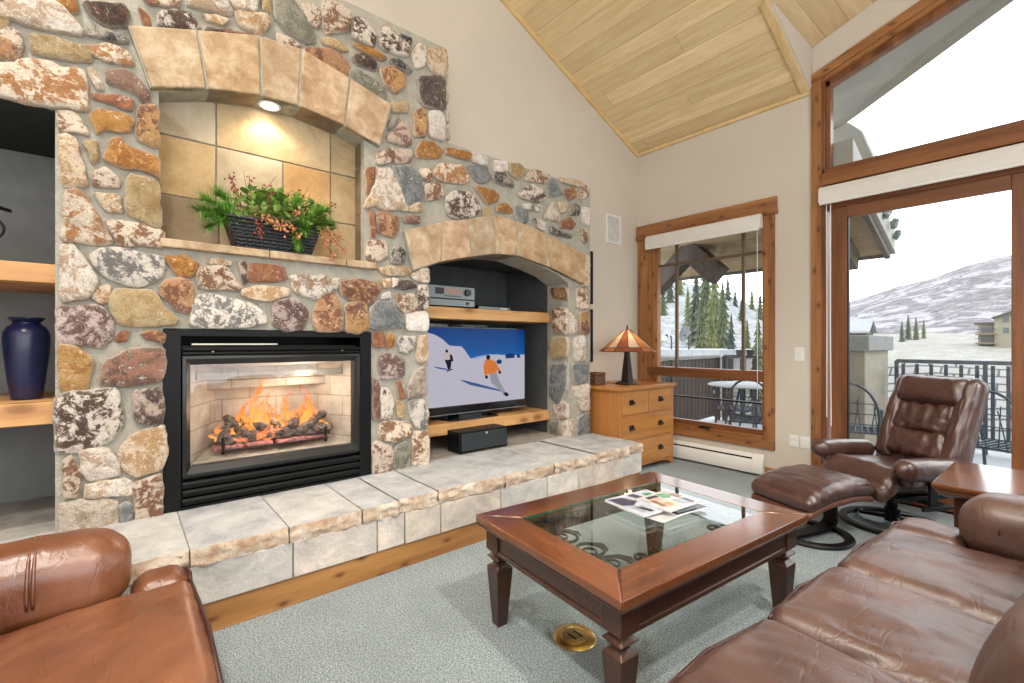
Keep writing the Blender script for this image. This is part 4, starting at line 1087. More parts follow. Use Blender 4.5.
b = MB(); b.box(-3.222, 1.995, 1.655, -3.2185, 2.145, 1.690); b.build('display', plain('display_amber', (.42, .20, .16, 1), .2), rc)
b = MB(); b.lathe([(0, 0), (.030, 0), (.028, .018), (0, .018)], (-3.220, 2.215, 1.67), 24, R=rotm(0, PI / 2, 0)); b.build('volume_knob', M['plastic'], rc, smooth=40)
b = MB(); b.lathe([(0, 0), (.012, 0), (.011, .012), (0, .012)], (-3.222, 2.215, 1.58), 16, R=rotm(0, PI / 2, 0)); b.build('tuning_knob', M['plastic'], rc, smooth=40)
for k in range(8):
    b = MB(); b.box(-3.221, 1.99 + k * .021, 1.628, -3.217, 2.003 + k * .021, 1.636); b.build('button', M['plastic'], rc)
b = MB()
for y in (1.76, 2.23):
    for x in (-3.27, -3.55): b.lathe([(0, 0), (.018, 0), (.018, .012), (0, .012)], (x, y, 1.540), 12)
build_each(b, 'foot', M['plastic'], rc)
dp = thing('disc_player', 'thin dark disc player beside the silver receiver', 'disc player', (-3.4, 2.55, 1.54))
b = MB(); b.box(-3.52, 2.36, 1.543, -3.27, 2.72, 1.578); b.build('case', M['black'], dp, bevel=.003)
b = MB(); b.box(-3.272, 2.362, 1.545, -3.264, 2.718, 1.571); b.build('front_panel', plain('dark_silver', (.12, .15, .14, 1), .3, .6), dp, bevel=.002)
b = MB(); b.box(-3.266, 2.60, 1.552, -3.262, 2.68, 1.564); b.build('display', plain('display_pale', (.5, .55, .5, 1), .3), dp)
for (y0, y1, nm, lab, col) in ((1.97, 2.22, 'storage_box', 'pale box standing behind the television, on the left', (.55, .53, .48, 1)), (2.36, 2.66, 'storage_box', 'greenish patterned box standing behind the television, on the right', (.34, .40, .33, 1))):
    b = MB(); b.box(-3.70, y0, .604, -3.53, y1, 1.418)
    tag(b.build(nm, plain('card_%.1f' % y0, col, .7, var=.35, scale=22), bevel=.004), lab, 'box')
sp = thing('center_speaker', 'black box speaker on the hearth under the television shelf', 'speaker', (-3.12, 2.24, HT))
b = MB(); b.box(-3.186, 1.995, HT + .006, -3.012, 2.475, .552); b.build('cabinet', M['black'], sp, bevel=.005)
b = MB(); b.box(-3.012, 2.012, HT + .018, -3.000, 2.458, .540)
b.build('grille_cloth', plain('grille_cloth', (.022, .028, .033, 1), .85, scale=300, var=.4), sp, bevel=.004)
b = MB(); b.lathe([(0, 0), (.010, 0), (.008, .003), (0, .003)], (-3.0, 2.25, .528), 16, R=rotm(0, PI / 2, 0)); b.build('badge', plain('badge', (.7, .7, .7, 1), .3, .8), sp)
b = MB()
for y in (2.04, 2.43):
    for x in (-3.05, -3.16): b.lathe([(0, 0), (.014, 0), (.014, .01), (0, .01)], (x, y, HT - .002), 10)
build_each(b, 'foot', M['plastic'], sp)
# ------------------------------------------------------------------ left alcove
b = MB()
vp = [(0, .978), (.052, .978), (.056, .985), (.068, 1.08), (.080, 1.20), (.084, 1.262), (.081, 1.30), (.068, 1.328), (.052, 1.340), (.048, 1.35), (.060, 1.362), (.066, 1.368), (.064, 1.374), (.050, 1.368), (.044, 1.352), (.046, 1.33), (.0, 1.10)]
b.lathe(vp, (-3.25, -.358, 0), 48)
tag(b.build('blue_vase', plain('cobalt_glaze', (.004, .009, .05, 1), .3, var=.25, scale=6, coat=.15), smooth=50), 'cobalt blue shouldered vase on the lower pine shelf of the left alcove', 'vase')
o = thing('iron_ornament', 'black iron scroll ornament on the upper pine shelf of the left alcove', 'ornament', (-3.3, -.56, 1.617))
b = MB(); b.lathe([(0, 1.617), (.07, 1.617), (.07, 1.625), (.012, 1.632), (.010, 1.72)], (-3.3, -.56, 0), 20); b.build('foot', M['iron'], o, smooth=40)
b = MB(); b.tube([(-3.3, -.56, 1.70), (-3.3, -.56, 1.86)], .008)
for s in (-1, 1):
    b.tube([(-3.3, -.56 + s * (.062 + .058 * math.cos(a)), 1.80 + .056 * math.sin(a)) for a in [k * .35 - 2.2 for k in range(17)]], .006)
b.build('scroll', M['iron'], o, smooth=True)
b = MB()
for s in (-1, 1): b.loft([[(-3.3 + dx_, -.56 + s * y, z + dz) for dx_, dz in ((-.02, 0), (0, .008), (.02, 0), (0, -.01))] for y, z in ((0, 1.885), (.06, 1.91), (.11, 1.902), (.145, 1.893))])
b.build('leaf_cap', M['iron'], o, smooth=40)

# ------------------------------------------------------------------ basket of winter greens in the mantel niche
pl = thing('flower_basket', 'dark wicker window basket of pine, leaves and orange berries on the mantel niche sill', 'plant basket', (-3.0, .68, 1.778))
t = NT('wicker'); v = t.coords((1, 1, 1)); wv = t.n('ShaderNodeTexWave'); wv.inputs['Scale'].default_value = 16; wv.bands_direction = 'Z'; t.l(v, wv.inputs['Vector'])
M['wicker'] = t.bsdf(t.ramp(wv.outputs['Fac'], [(.2, (.006, .006, .007, 1)), (.9, (.06, .065, .075, 1))]), .45, 0, t.bump(wv.outputs['Fac'], .8, .006))
b = MB()
def ring(z, y0, y1, x0, x1): return [(x0, y0, z), (x1, y0, z), (x1, y1, z), (x0, y1, z)]
b.loft([ring(1.779, .485, .878, -3.075, -2.950), ring(1.945, .435, .930, -3.088, -2.925), ring(1.945, .445, .920, -3.08, -2.935), ring(1.80, .49, .87, -3.07, -2.96)])
bk = b.build('basket', M['wicker'], pl)
b = MB()                                           # woven strands standing proud of the basket
for k in range(14):
    q = (k + .5) / 14; z = 1.782 + q * .160; ya, yb = .485 - .05 * q, .878 + .052 * q; x = -2.950 + .025 * q
    pts = []
    for i in range(41):
        y = ya + (yb - ya) * i / 40; pts.append((x + .004 * math.sin(i * PI / 2 + k * PI), y, z))
    b.tube(pts, .0045, 5)
for i in range(21):
    q = i / 20; b.tube([(-2.949, .487 + q * .389, 1.78), (-2.923, .437 + q * .491, 1.947)], .004, 5)
b.build('weave', M['wicker'], bk, smooth=True)
b = MB(); b.tube([(-2.92, .43, 1.947), (-2.92, .935, 1.947), (-3.08, .935, 1.947), (-3.08, .43, 1.947)], .009, 8, closed=True); b.build('rim', M['wicker'], bk, smooth=True)
GRN = plain('pine_green', (.13, .30, .035, 1), .6, var=.5, scale=14); LEAF = plain('leaf_green', (.36, .50, .13, 1), .5, var=.45, scale=18); DLEAF = plain('dark_leaf', (.09, .22, .04, 1), .5, var=.4, scale=18)
BER = plain('berry', (.58, .24, .10, 1), .4, var=.6, scale=60); RBER = plain('red_berry', (.26, .05, .03, 1), .35, var=.4, scale=40); TWG = plain('twig', (.16, .08, .04, 1), .8)
R2 = random.Random(3)
def rdir(base, s): return (Vector(base) + Vector((R2.gauss(0, s), R2.gauss(0, s), R2.gauss(0, s)))).normalized()
def spray(o0, d, L, nm, nn=260, nl=.085):
    b = MB(); o0 = Vector(o0); d = Vector(d).normalized()
    pts = [o0 + d * (L * k / 6) + Vector((0, 0, -.05 * (k / 6) ** 2 * L / .25)) for k in range(7)]
    b.tube(pts, [.004 - .0004 * k for k in range(7)], 5)
    for i in range(nn):
        q = R2.random() ** .7; p = o0 + d * (L * q) + Vector((0, 0, -.05 * q * q * L / .25))
        nd = rdir(d * 1.0, .55); l = nl * R2.uniform(.6, 1.1); s_, u_ = frame_of(nd); w = .003
        if p.x + nd.x * l < -3.075: nd.x = abs(nd.x)
        b.add([p - s_ * w, p + s_ * w, p + nd * l], [(0, 1, 2)])
    return b.build(nm, GRN, pl)
for o0, d, L in (((-2.98, .50, 1.95), (.10, -.75, .45), .20), ((-2.97, .49, 1.96), (.20, -.8, .1), .20), ((-2.96, .50, 1.95), (.3, -.65, -.25), .19), ((-2.98, .50, 1.97), (.05, -.45, .55), .16), ((-2.96, .47, 1.95), (.25, -.7, -.05), .14),
                 ((-2.97, .68, 1.98), (.1, .1, .8), .13), ((-2.97, .75, 1.98), (.1, .25, .75), .16), ((-2.94, .80, 1.96), (.4, .1, -.15), .10), ((-2.95, .82, 1.97), (.25, .5, .45), .18), ((-2.93, .78, 1.94), (.35, .05, -.75), .10), ((-2.97, .62, 1.98), (.1, -.1, .8), .12), ((-2.95, .86, 1.96), (.3, .5, .15), .14)):
    spray(o0, d, L, 'pine_spray')
def leaf(b, p, d, L, w, mat=0):
    s_, u_ = frame_of(d); p = Vector(p); d = Vector(d)
    pr = [(0, .1), (.25, .8), (.5, 1.), (.75, .7), (1., .02)]
    v = []
    for q, k in pr:
        c_ = p + d * (L * q) - u_ * (.25 * L * q * q)
        v += [c_ - s_ * (w * k) + u_ * (.2 * w * k), c_, c_ + s_ * (w * k) + u_ * (.2 * w * k)]
    f = []
    for i in range(4):
        for j in range(2): f.append((i * 3 + j, i * 3 + j + 1, i * 3 + j + 4, i * 3 + j + 3))
    b.add(v, f, mat)
for (y, n, m, zz) in ((.56, 26, LEAF, 1.97), (.63, 26, LEAF, 1.99), (.72, 26, DLEAF, 1.99), (.80, 30, LEAF, 1.985), (.87, 30, DLEAF, 1.98), (.52, 22, LEAF, 1.97), (.66, 26, LEAF, 2.03), (.84, 26, LEAF, 2.0), (.91, 18, DLEAF, 1.96), (.60, 24, DLEAF, 2.02), (.77, 24, LEAF, 2.02), (.68, 26, LEAF, 1.96)):
    b = MB()
    for i in range(n):
        p = Vector((R2.uniform(-3.03, -2.90), y + R2.gauss(0, .05), zz + R2.uniform(-.05, .10)))
        leaf(b, p, rdir((.35, R2.uniform(-.6, .6), .45), .4), R2.uniform(.04, .07), R2.uniform(.014, .024))
    b.build('leaves', m, pl, smooth=True)
def berries(o0, d, L, n, mat, droop=.3, r=.0065):
    b = MB(); o0 = Vector(o0); d = Vector(d).normalized()
    def P(q): return o0 + d * (L * q) + Vector((0, 0, -droop * L * q * q))
    b.tube([P(k / 8) for k in range(9)], .002, 4, mat=1)
    for i in range(n):
        q = .15 + .85 * R2.random(); p = P(q) + Vector((R2.gauss(0, .012), R2.gauss(0, .014), R2.gauss(0, .012)))
        p.x = max(p.x, -3.07)
        rr = r * R2.uniform(.7, 1.25)
        b.lathe([(0, -rr), (rr * .7, -rr * .7), (rr, 0), (rr * .7, rr * .7), (0, rr)], p, 7)
    b.build('berry_spray', [mat, TWG], pl, smooth=True)
for a in (((-2.97, .52, 2.0), (.0, -.35, .9), .20, 26, RBER, 0.), ((-2.97, .56, 2.0), (0, -.05, .9), .20, 22, RBER, 0.), ((-2.97, .60, 2.0), (.02, .15, .9), .22, 14, RBER, 0.3),
          ((-2.93, .60, 1.97), (.5, .3, .0), .09, 34, BER, .8), ((-2.93, .66, 1.97), (.5, .3, -.1), .10, 38, BER, .8), ((-2.93, .71, 1.96), (.4, .4, -.2), .12, 40, BER, .6), ((-2.93, .57, 1.95), (.4, .2, -.5), .09, 22, RBER, .6),
          ((-2.94, .86, 1.95), (.25, .8, .0), .20, 44, BER, .3), ((-2.94, .90, 1.95), (.25, .7, -.2), .18, 40, BER, .5), ((-2.94, .92, 1.93), (.2, .4, -.6), .15, 34, BER, .3), ((-2.97, .88, 2.0), (.05, .6, .6), .22, 22, RBER, .1),
          ((-2.97, .72, 2.02), (.05, .0, .8), .12, 16, RBER, .1), ((-2.97, .78, 2.04), (.05, .2, .9), .13, 8, RBER, .0), ((-2.95, .76, 1.99), (.3, .2, .3), .1, 24, BER, .4), ((-2.95, .62, 2.03), (.2, .1, .6), .1, 20, RBER, .2)):
    berries(*a)
b = MB()
for y, dy, L in ((.55, -.02, .27), (.58, .08, .28), (.52, -.05, .24), (.80, .05, .25), (.84, .03, .22), (.62, .12, .22)):
    b.tube([(-2.99, y, 1.95), (-2.98, y + dy * .5, 1.95 + L * .6), (-2.975, y + dy * 1.4, 1.95 + L)], [.0025, .002, .0012], 4)
b.build('bare_twig', TWG, pl)

# ------------------------------------------------------------------ mission dresser, lamp, trinket box
OAK = wood('dresser_oak_y', (.36, .135, .028, 1), (.58, .26, .062, 1), 'y', .35, coat=.15, dark=(.2, .07, .015, 1)); OAKZ = wood('dresser_oak_z', (.38, .14, .032, 1), (.56, .25, .07, 1), 'z', .35, coat=.15, dark=(.2, .07, .015, 1))
DX, D0, D1 = -2.64, 3.505, 4.425
dr = thing('dresser', 'mission-style golden oak dresser with black pulls beside the hearth', 'dresser', (-2.92, 3.95, 0))
b = MB(); b.box(-3.205, D0 - .025, .805, DX + .022, D1 + .03, .832); b.build('top', OAK, dr, bevel=.004)
b = MB(); b.box(-3.19, D0 + .01, .05, -3.18, D1 - .01, .80); b.box(-3.19, D0 + .006, .045, DX - .02, D0 + .022, .805); b.box(-3.19, D1 - .022, .045, DX - .02, D1 - .006, .805)
for z in (.785, .548, .302, .058): b.box(-3.18, D0 + .02, z, DX - .004, D1 - .02, z + .018)
b.box(DX - .03, (D0 + D1) / 2 - .01, .55, DX - .004, (D0 + D1) / 2 + .01, .80)
b.build('carcass', OAKZ, dr)
b = MB(); N = 16
b.prism([(D0 + .04, .075), (D1 - .04, .075)] + [(D1 - .04 - (D1 - D0 - .08) * k / N, .02 + .045 * math.sin(PI * k / N) ** .6) for k in range(N + 1)], 'x', DX - .022, DX - .005); b.build('apron', OAK, dr)
for x, y in ((DX, D0), (DX, D1 - .042), (-3.19, D0), (-3.19, D1 - .042)):
    b = MB(); xx = x - .04 if x == DX else x
    b.box(xx, y, 0, xx + .04, y + .042, .806); b.build('leg', OAKZ, dr, bevel=.003)
def drawer(y0, y1, z0, z1, pulls):
    b = MB(); b.box(DX - .05, y0, z0, DX + .002, y1, z1); d = b.build('drawer', OAK, dr, bevel=.004)
    for y in pulls:
        z = (z0 + z1) / 2 + .01
        b = MB(); b.box(DX + .002, y - .034, z - .026, DX + .007, y + .034, z + .026); h = b.build('pull', M['iron'], d, bevel=.003)
        b = MB(); b.tube([(DX + .008, y - .024, z + .008), (DX + .024, y - .024, z - .004), (DX + .026, y - .020, z - .014), (DX + .026, y + .020, z - .014), (DX + .024, y + .024, z - .004), (DX + .008, y + .024, z + .008)], .005, 6)
        b.build('bail', M['iron'], h, smooth=True)
ym = (D0 + D1) / 2
drawer(D0 + .046, ym - .013, .57, .783, [3.69]); drawer(ym + .013, D1 - .046, .57, .783, [4.175])
drawer(D0 + .046, D1 - .046, .324, .545, [3.69, 4.175]); drawer(D0 + .046, D1 - .046, .08, .299, [3.69, 4.175])
lp = thing('table_lamp', 'mission table lamp with amber and white glass panel shade on the dresser', 'lamp', (-2.84, 3.90, .832))
LC = Vector((-2.84, 3.90, 0)); BRZ = plain('bronze', (.05, .045, .04, 1), .42, .7)
def sq(z, s, r=.0): return [(LC.x + s * i, LC.y + s * j, z) for i, j in ((-1, -1), (1, -1), (1, 1), (-1, 1))]
b = MB(); b.loft([sq(.832, .085), sq(.846, .085), sq(.852, .075), sq(.862, .070), sq(.866, .05)]); b.build('base', BRZ, lp, bevel=.003)
b = MB(); b.loft([sq(.862, .044), sq(1.15, .021), sq(1.165, .026), sq(1.175, .02)]); b.build('stem', BRZ, lp, bevel=.003)
b = MB(); b.tube([(LC.x, LC.y, 1.16), (LC.x, LC.y, 1.385)], .006); b.lathe([(0, 1.38), (.022, 1.38), (.018, 1.39), (.007, 1.40), (.010, 1.412), (.004, 1.43), (0, 1.435)], LC, 16); b.build('finial', BRZ, lp, smooth=40)
def shade_mat(nm, c):
    t = NT(nm); n = t.noise(t.coords(), 12, 4, .6, 1); col = t.ramp(n, [(.3, tuple(q * .7 for q in c) + (1,)), (.7, tuple(min(1, q * 1.15) for q in c) + (1,))])
    d = t.n('ShaderNodeBsdfDiffuse'); t.l(col, d.inputs[0]); tr = t.n('ShaderNodeBsdfTranslucent'); t.l(col, tr.inputs[0]); g = t.n('ShaderNodeBsdfGlossy'); g.inputs['Roughness'].default_value = .15
    m1 = t.n('ShaderNodeMixShader'); m1.inputs[0].default_value = .62; t.l(d.outputs[0], m1.inputs[1]); t.l(tr.outputs[0], m1.inputs[2])
    m2 = t.n('ShaderNodeMixShader'); m2.inputs[0].default_value = .06; t.l(m1.outputs[0], m2.inputs[1]); t.l(g.outputs[0], m2.inputs[2]); t.l(m2.outputs[0], t.out.inputs[0]); return t.mat
SHM = [shade_mat('amber_glass', (.66, .29, .11)), shade_mat('cream_glass', (.86, .70, .54)), shade_mat('rust_glass', (.40, .13, .06))]
prof = [(.030, 1.385), (.130, 1.292), (.225, 1.205), (.278, 1.166)]
NP = 12; leads = MB()
def sp_(i, r, z): a = 2 * PI * (i + .3) / NP; return Vector((LC.x + r * math.cos(a), LC.y + r * math.sin(a), z))
sh = MB()
for i in range(NP):
    for k in range(3):
        c = [sp_(i, *prof[k]), sp_(i + 1, *prof[k]), sp_(i + 1, *prof[k + 1]), sp_(i, *prof[k + 1])]
        m = (1, 0, 1, 2, 1, 0)[i % 6]
        if k == 2: m = (0, 2, 0, 2, 2, 0)[i % 6]
        sh.add(c, [(0, 1, 2, 3)], m)
    leads.tube([sp_(i, *p) for p in prof], .0028, 5)
for r, z in prof[2:]: leads.tube([sp_(i, r, z) for i in range(NP)], .0028, 5, closed=True)
shd = sh.build('lamp_shade', SHM, lp); leads.build('leading', BRZ, shd)
b = MB(); b.lathe([(0, 1.2), (.02, 1.2), (.028, 1.24), (.02, 1.27), (0, 1.28)], LC + Vector((.0, .05, 0)), 14); b.build('bulb', emis('bulb', (1, .8, .5, 1), 4), lp, smooth=True)
b = MB(); b.tube([(LC.x - .08, LC.y - .01, .838), (LC.x - .14, LC.y - .06, .838), (LC.x - .2, LC.y - .04, .838), (LC.x - .30, LC.y - .10, .838), (LC.x - .365, LC.y - .1, .84)], .003, 5); b.build('cord', M['plastic'], lp)
bx = thing('trinket_box', 'small carved dark wooden box on the dresser next to the stone pier', 'box', (-3.02, 3.64, .832))
CARV = plain('carved_wood', (.13, .06, .03, 1), .6, var=.8, scale=55, bump=1., bscale=55, bd=.02)
b = MB(); b.box(-3.09, 3.56, .833, -2.97, 3.72, .925); b.build('body', CARV, bx, bevel=.004)
b = MB(); b.box(-3.094, 3.556, .926, -2.966, 3.724, .955); b.build('lid', CARV, bx, bevel=.006)

# ------------------------------------------------------------------ coffee table
DK = wood('table_wood_x', (.045, .013, .007, 1), (.235, .076, .025, 1), 'x', .26, coat=.6, dark=(.02, .008, .005, 1), stretch=8); DKY = wood('table_wood_y', (.045, .013, .007, 1), (.235, .076, .025, 1), 'y', .26, coat=.6, dark=(.02, .008, .005, 1), stretch=8); DKD = wood('apron_wood', (.030, .010, .006, 1), (.10, .034, .017, 1), 'y', .3, coat=.3, dark=(.012, .005, .004, 1), stretch=8); DKZ = wood('table_wood_z', (.028, .010, .007, 1), (.085, .030, .016, 1), 'z', .3, coat=.2, dark=(.015, .006, .004, 1), stretch=8)
ct = thing('coffee_table', 'dark carved wooden coffee table with glass top and iron scrollwork', 'coffee table', (-1.224, 1.792, 0), math.radians(-5))
hw, hl, TH = .430, .615, .478
b = MB()
for sx in (-1, 1):                                 # mitred frame, boards along the length then across
    x0, x1 = sx * hw, sx * (hw - .145)
    b.prism([(x0, -hl), (x0, hl), (x1, hl - .145), (x1, -hl + .145)], 'z', TH - .034, TH)
build_each(b, 'top_rail', DKY, ct, bevel=.006, local=True)
b = MB()
for sy in (-1, 1):
    b.prism([(-hw, sy * hl), (hw, sy * hl), (hw - .145, sy * (hl - .145)), (-hw + .145, sy * (hl - .145))], 'z', TH - .034, TH)
build_each(b, 'top_end_rail', DK, ct, bevel=.006, local=True)
b = MB()
def rect(h, l, z): return [(-h, -l, z), (h, -l, z), (h, l, z), (-h, l, z)]
i_ = (hw - .10, hl - .10)
b.loft([rect(*i_, TH - .036), rect(hw - .004, hl - .004, TH - .036), rect(hw - .004, hl - .004, TH - .044), rect(hw - .022, hl - .022, TH - .056), rect(*i_, TH - .056)], cap=False)
b.build('moulding', DKD, ct, bevel=.003, local=True)
b = MB()
a0, a1 = hw - .045, hl - .045
b.box(-a0, -a1, .325, a0, -a1 + .022, TH - .05); b.box(-a0, a1 - .022, .325, a0, a1, TH - .05); b.box(-a0 - .006, -a1 - .006, .325, a0 + .006, -a1 + .016, .345); b.box(-a0 - .006, a1 - .016, .325, a0 + .006, a1 + .006, .345)
build_each(b, 'end_apron', DKD, ct, bevel=.004, local=True)
b = MB(); b.box(-a0, -a1, .325, -a0 + .022, a1, TH - .05); b.box(a0 - .022, -a1, .325, a0, a1, TH - .05); b.box(-a0 - .006, -a1, .325, -a0 + .016, a1, .345); b.box(a0 - .016, -a1, .325, a0 + .006, a1, .345)
build_each(b, 'side_apron', DKD, ct, bevel=.004, local=True)
for sx in (-1, 1):
    for sy in (-1, 1):
        cx, cy = sx * (a0 - .034), sy * (a1 - .034)
        def r4(h, z): return [(cx + h * i, cy + h * j, z) for i, j in ((-1, -1), (1, -1), (1, 1), (-1, 1))]
        b = MB(); b.loft([r4(.024, 0), r4(.025, .01), r4(.041, .235), r4(.042, .256), r4(.022, .274), r4(.022, .279), r4(.042, .298), r4(.042, .302), r4(.023, .320), r4(.023, .325), r4(.044, .332), r4(.044, TH - .045)])
        b.build('leg', DKZ, ct, bevel=.0025, local=True)
gx, gy = hw - .145, hl - .145
b = MB(); b.box(-gx + .001, -gy + .001, TH - .012, gx - .001, gy - .001, TH - .001); gt = b.build('glass_top', glass('table_glass', (.95, .985, .965, 1), 1.0), ct, local=True)
b = MB(); b.prism([(-gx, -gy), (gx, -gy), (gx, gy), (-gx, gy)], 'z', TH - .0125, TH - .004, holes=[[(-gx + .007, -gy + .007), (gx - .007, -gy + .007), (gx - .007, gy - .007), (-gx + .007, gy - .007)]])
b.build('glass_edge', plain('green_glass_edge', (.02, .09, .06, 1), .1, coat=.4), gt, local=True)
b = MB(); b.prism([(-gx - .03, -gy - .03), (gx + .03, -gy - .03), (gx + .03, gy + .03), (-gx - .03, gy + .03)], 'z', TH - .033, TH - .014, holes=[[(-gx + .012, -gy + .012), (gx - .012, -gy + .012), (gx - .012, gy - .012), (-gx + .012, gy - .012)]])
b.build('glass_ledge', DK, ct, local=True)
b = MB(); zz = TH - .030
def scroll(c, r0, a_s, turns, sgn, flip=1, n=22, shrink=.75):
    return [(c[0] + sgn * (r0 * (1 - shrink * k / n)) * math.cos(a_s + flip * 2 * PI * turns * k / n), c[1] + (r0 * (1 - shrink * k / n)) * math.sin(a_s + flip * 2 * PI * turns * k / n), zz) for k in range(n + 1)]
def cscroll(c, r, sg, sy):                     # an open C-scroll curling in at both ends
    P = []
    for k in range(37):
        a = -2.6 + 5.2 * k / 36; q = abs(k - 18) / 18; rr = r * (1 - .0 * q)
        P.append((c[0] + sg * rr * math.cos(a), c[1] + rr * 1.0 * math.sin(a), zz))
    return P
for sy in (-1, 1):
    base = sy * (gy - .012)
    b.tube([(-gx - .02, base, zz), (gx + .02, base, zz)], .006, 6)
    for cx in (-.142, .142):
        for sg in (-1, 1):
            c = (cx + sg * .068, base - sy * .062)
            b.tube([(c[0] + .056 * math.cos(a), c[1] + .050 * math.sin(a), zz) for a in [2 * PI * k / 28 for k in range(28)]], .0065, 6, closed=True)
            c2 = (cx + sg * .058, base - sy * .048)
            b.tube([(c2[0] + .028 * math.cos(a), c2[1] + .026 * math.sin(a), zz) for a in [2 * PI * k / 20 for k in range(20)]], .005, 6, closed=True)
            b.tube([(cx, base - sy * .03, zz), (cx + sg * .03, base - sy * .115, zz), (cx + sg * .07, base - sy * .135, zz), (cx + sg * .10, base - sy * .12, zz)], [.006, .006, .005, .003], 6)
        for k in range(5):
            an = (k - 2) * .42; d = Vector((math.sin(an), -sy * math.cos(an), .04)).normalized(); leaf(b, (cx, base - sy * .01, zz + .003), d, .095, .010)
for sx in (-1, 1):
    for sy in (-1, 1):
        for k in range(2):
            c = (sx * (gx - .055), sy * (gy - .19 - k * .09))
            b.tube(scroll(c, .036, 0, 1.3, sx, sy), .0055, 6)
    b.tube([(sx * (gx - .012), -gy, zz), (sx * (gx - .012), gy, zz)], .005, 6)
b.build('iron_scrollwork', M['iron'], ct, smooth=60, local=True)

# magazines on the glass
WHT = plain('paper', (.80, .80, .78, 1), .5, var=.05)
def cover(nm, c): return plain(nm, srgb(*c), .28, var=.25, scale=18, coat=.3)
def magazine(lab, loc, rz, w, l, th, base, polys, curl=0.):
    o = thing('magazine', lab, 'magazine', loc, rz, 'magazines on the coffee table')
    def pz(x, y): return curl * max(0, (x / w)) ** 2
    b = MB(); n = 10
    rings = []
    for k in range(n + 1):
        x = -w / 2 + w * k / n; z = pz(x, 0)
        rings.append([(x, -l / 2, z), (x, l / 2, z), (x, l / 2, z + th - .002), (x, -l / 2, z + th - .002)])
    b.loft(rings); b.build('pages', WHT, o, local=True)
    b = MB(); mats = [base]
    def sheet(P, z, mat):
        b.prism(P, 'z', z, z + .0006, mat=mat)
    if curl:
        v = []; f = []
        for k in range(n + 1):
            x = -w / 2 + w * k / n
            v += [(x, -l / 2, pz(x, 0) + th - .0015), (x, l / 2, pz(x, 0) + th - .0015)]
        for k in range(n): f.append((2 * k, 2 * k + 1, 2 * k + 3, 2 * k + 2))
        b.add(v, f, 0)
    else: sheet([(-w / 2 - .001, -l / 2 - .001), (w / 2 + .001, -l / 2 - .001), (w / 2 + .001, l / 2 + .001), (-w / 2 - .001, l / 2 + .001)], th - .002, 0)
    for i, (m, P) in enumerate(polys):
        mats.append(m); sheet([(x * w / 2, y * l / 2) for x, y in P], th - .0013 + i * .0002, len(mats) - 1)
    b.build('cover', mats, o, local=True)
    return o
# (magazine x runs across the table, y along it)
navy = cover('ink_navy', (44, 52, 84)); grn = cover('ink_green', (52, 138, 78)); pink = cover('ink_pink', (222, 170, 150)); pale = cover('ink_pale', (186, 194, 208)); gry = cover('ink_grey', (150, 156, 168)); brn = cover('ink_brown', (132, 92, 66)); drk = cover('ink_dark', (40, 42, 46)); orn = cover('ink_orange', (220, 130, 60)); wsh = cover('ink_wash', (206, 202, 196))
magazine('bottom magazine of the pile on the glass, its white pages curling out', (-1.215, 1.915, .479), math.radians(-2), .24, .29, .008, wsh, [(gry, [(-.9, -.9), (.2, -.9), (.2, -.2), (-.9, -.2)]), (navy, [(-.6, .1), (.5, .0), (.4, .5), (-.5, .6)])], .012)
magazine('dark-edged magazine at the back of the pile, nearest the windows', (-1.20, 1.985, .488), math.radians(-10), .25, .20, .010, drk, [(gry, [(-.9, -.8), (.9, -.8), (.9, .3), (-.9, .3)])])
magazine('magazine with a navy and white cover at the near left of the pile', (-1.265, 1.875, .499), math.radians(-7), .235, .285, .011, pale,
         [(navy, [(-.9, -.95), (-.1, -.95), (.1, -.6), (-.2, -.2), (-.8, -.4)]), (gry, [(.0, -.9), (.8, -.85), (.7, -.3), (.2, -.35)]), (drk, [(.3, -.7), (.9, -.6), (.9, -.4), (.4, -.5)]), (navy, [(-.85, -.1), (-.3, .0), (-.4, .3), (-.9, .2)]), (brn, [(-.2, .0), (.8, -.1), (.85, .1), (-.1, .2)]), (grn, [(-.7, .5), (-.1, .45), (.0, .75), (-.6, .8)]), (pink, [(.1, .3), (.85, .2), (.9, .8), (.2, .85)])])
magazine('top magazine of the pile, pink and green pictures on its cover', (-1.19, 1.945, .511), math.radians(-5), .19, .22, .010, wsh,
         [(pink, [(-.5, -.7), (.7, -.8), (.8, -.1), (-.4, .0)]), (brn, [(-.4, -.75), (.5, -.85), (.5, -.6), (-.3, -.55)]), (orn, [(.1, -.5), (.6, -.55), (.6, -.2), (.2, -.2)]), (grn, [(-.85, .15), (-.3, .05), (-.1, .3), (-.3, .6), (-.8, .5)]), (drk, [(-.8, -.6), (-.55, -.65), (-.5, .0), (-.75, .05)]), (gry, [(.1, .15), (.8, .1), (.85, .5), (.2, .6)]), (navy, [(.2, .62), (.9, .55), (.9, .8), (.3, .85)]), (pale, [(-.9, -.95), (-.2, -.95), (-.3, -.78), (-.9, -.8)]), (brn, [(-.5, .62), (.1, .6), (.1, .9), (-.45, .92)]), (pink, [(-.95, .65), (-.6, .66), (-.6, .95), (-.95, .95)])])

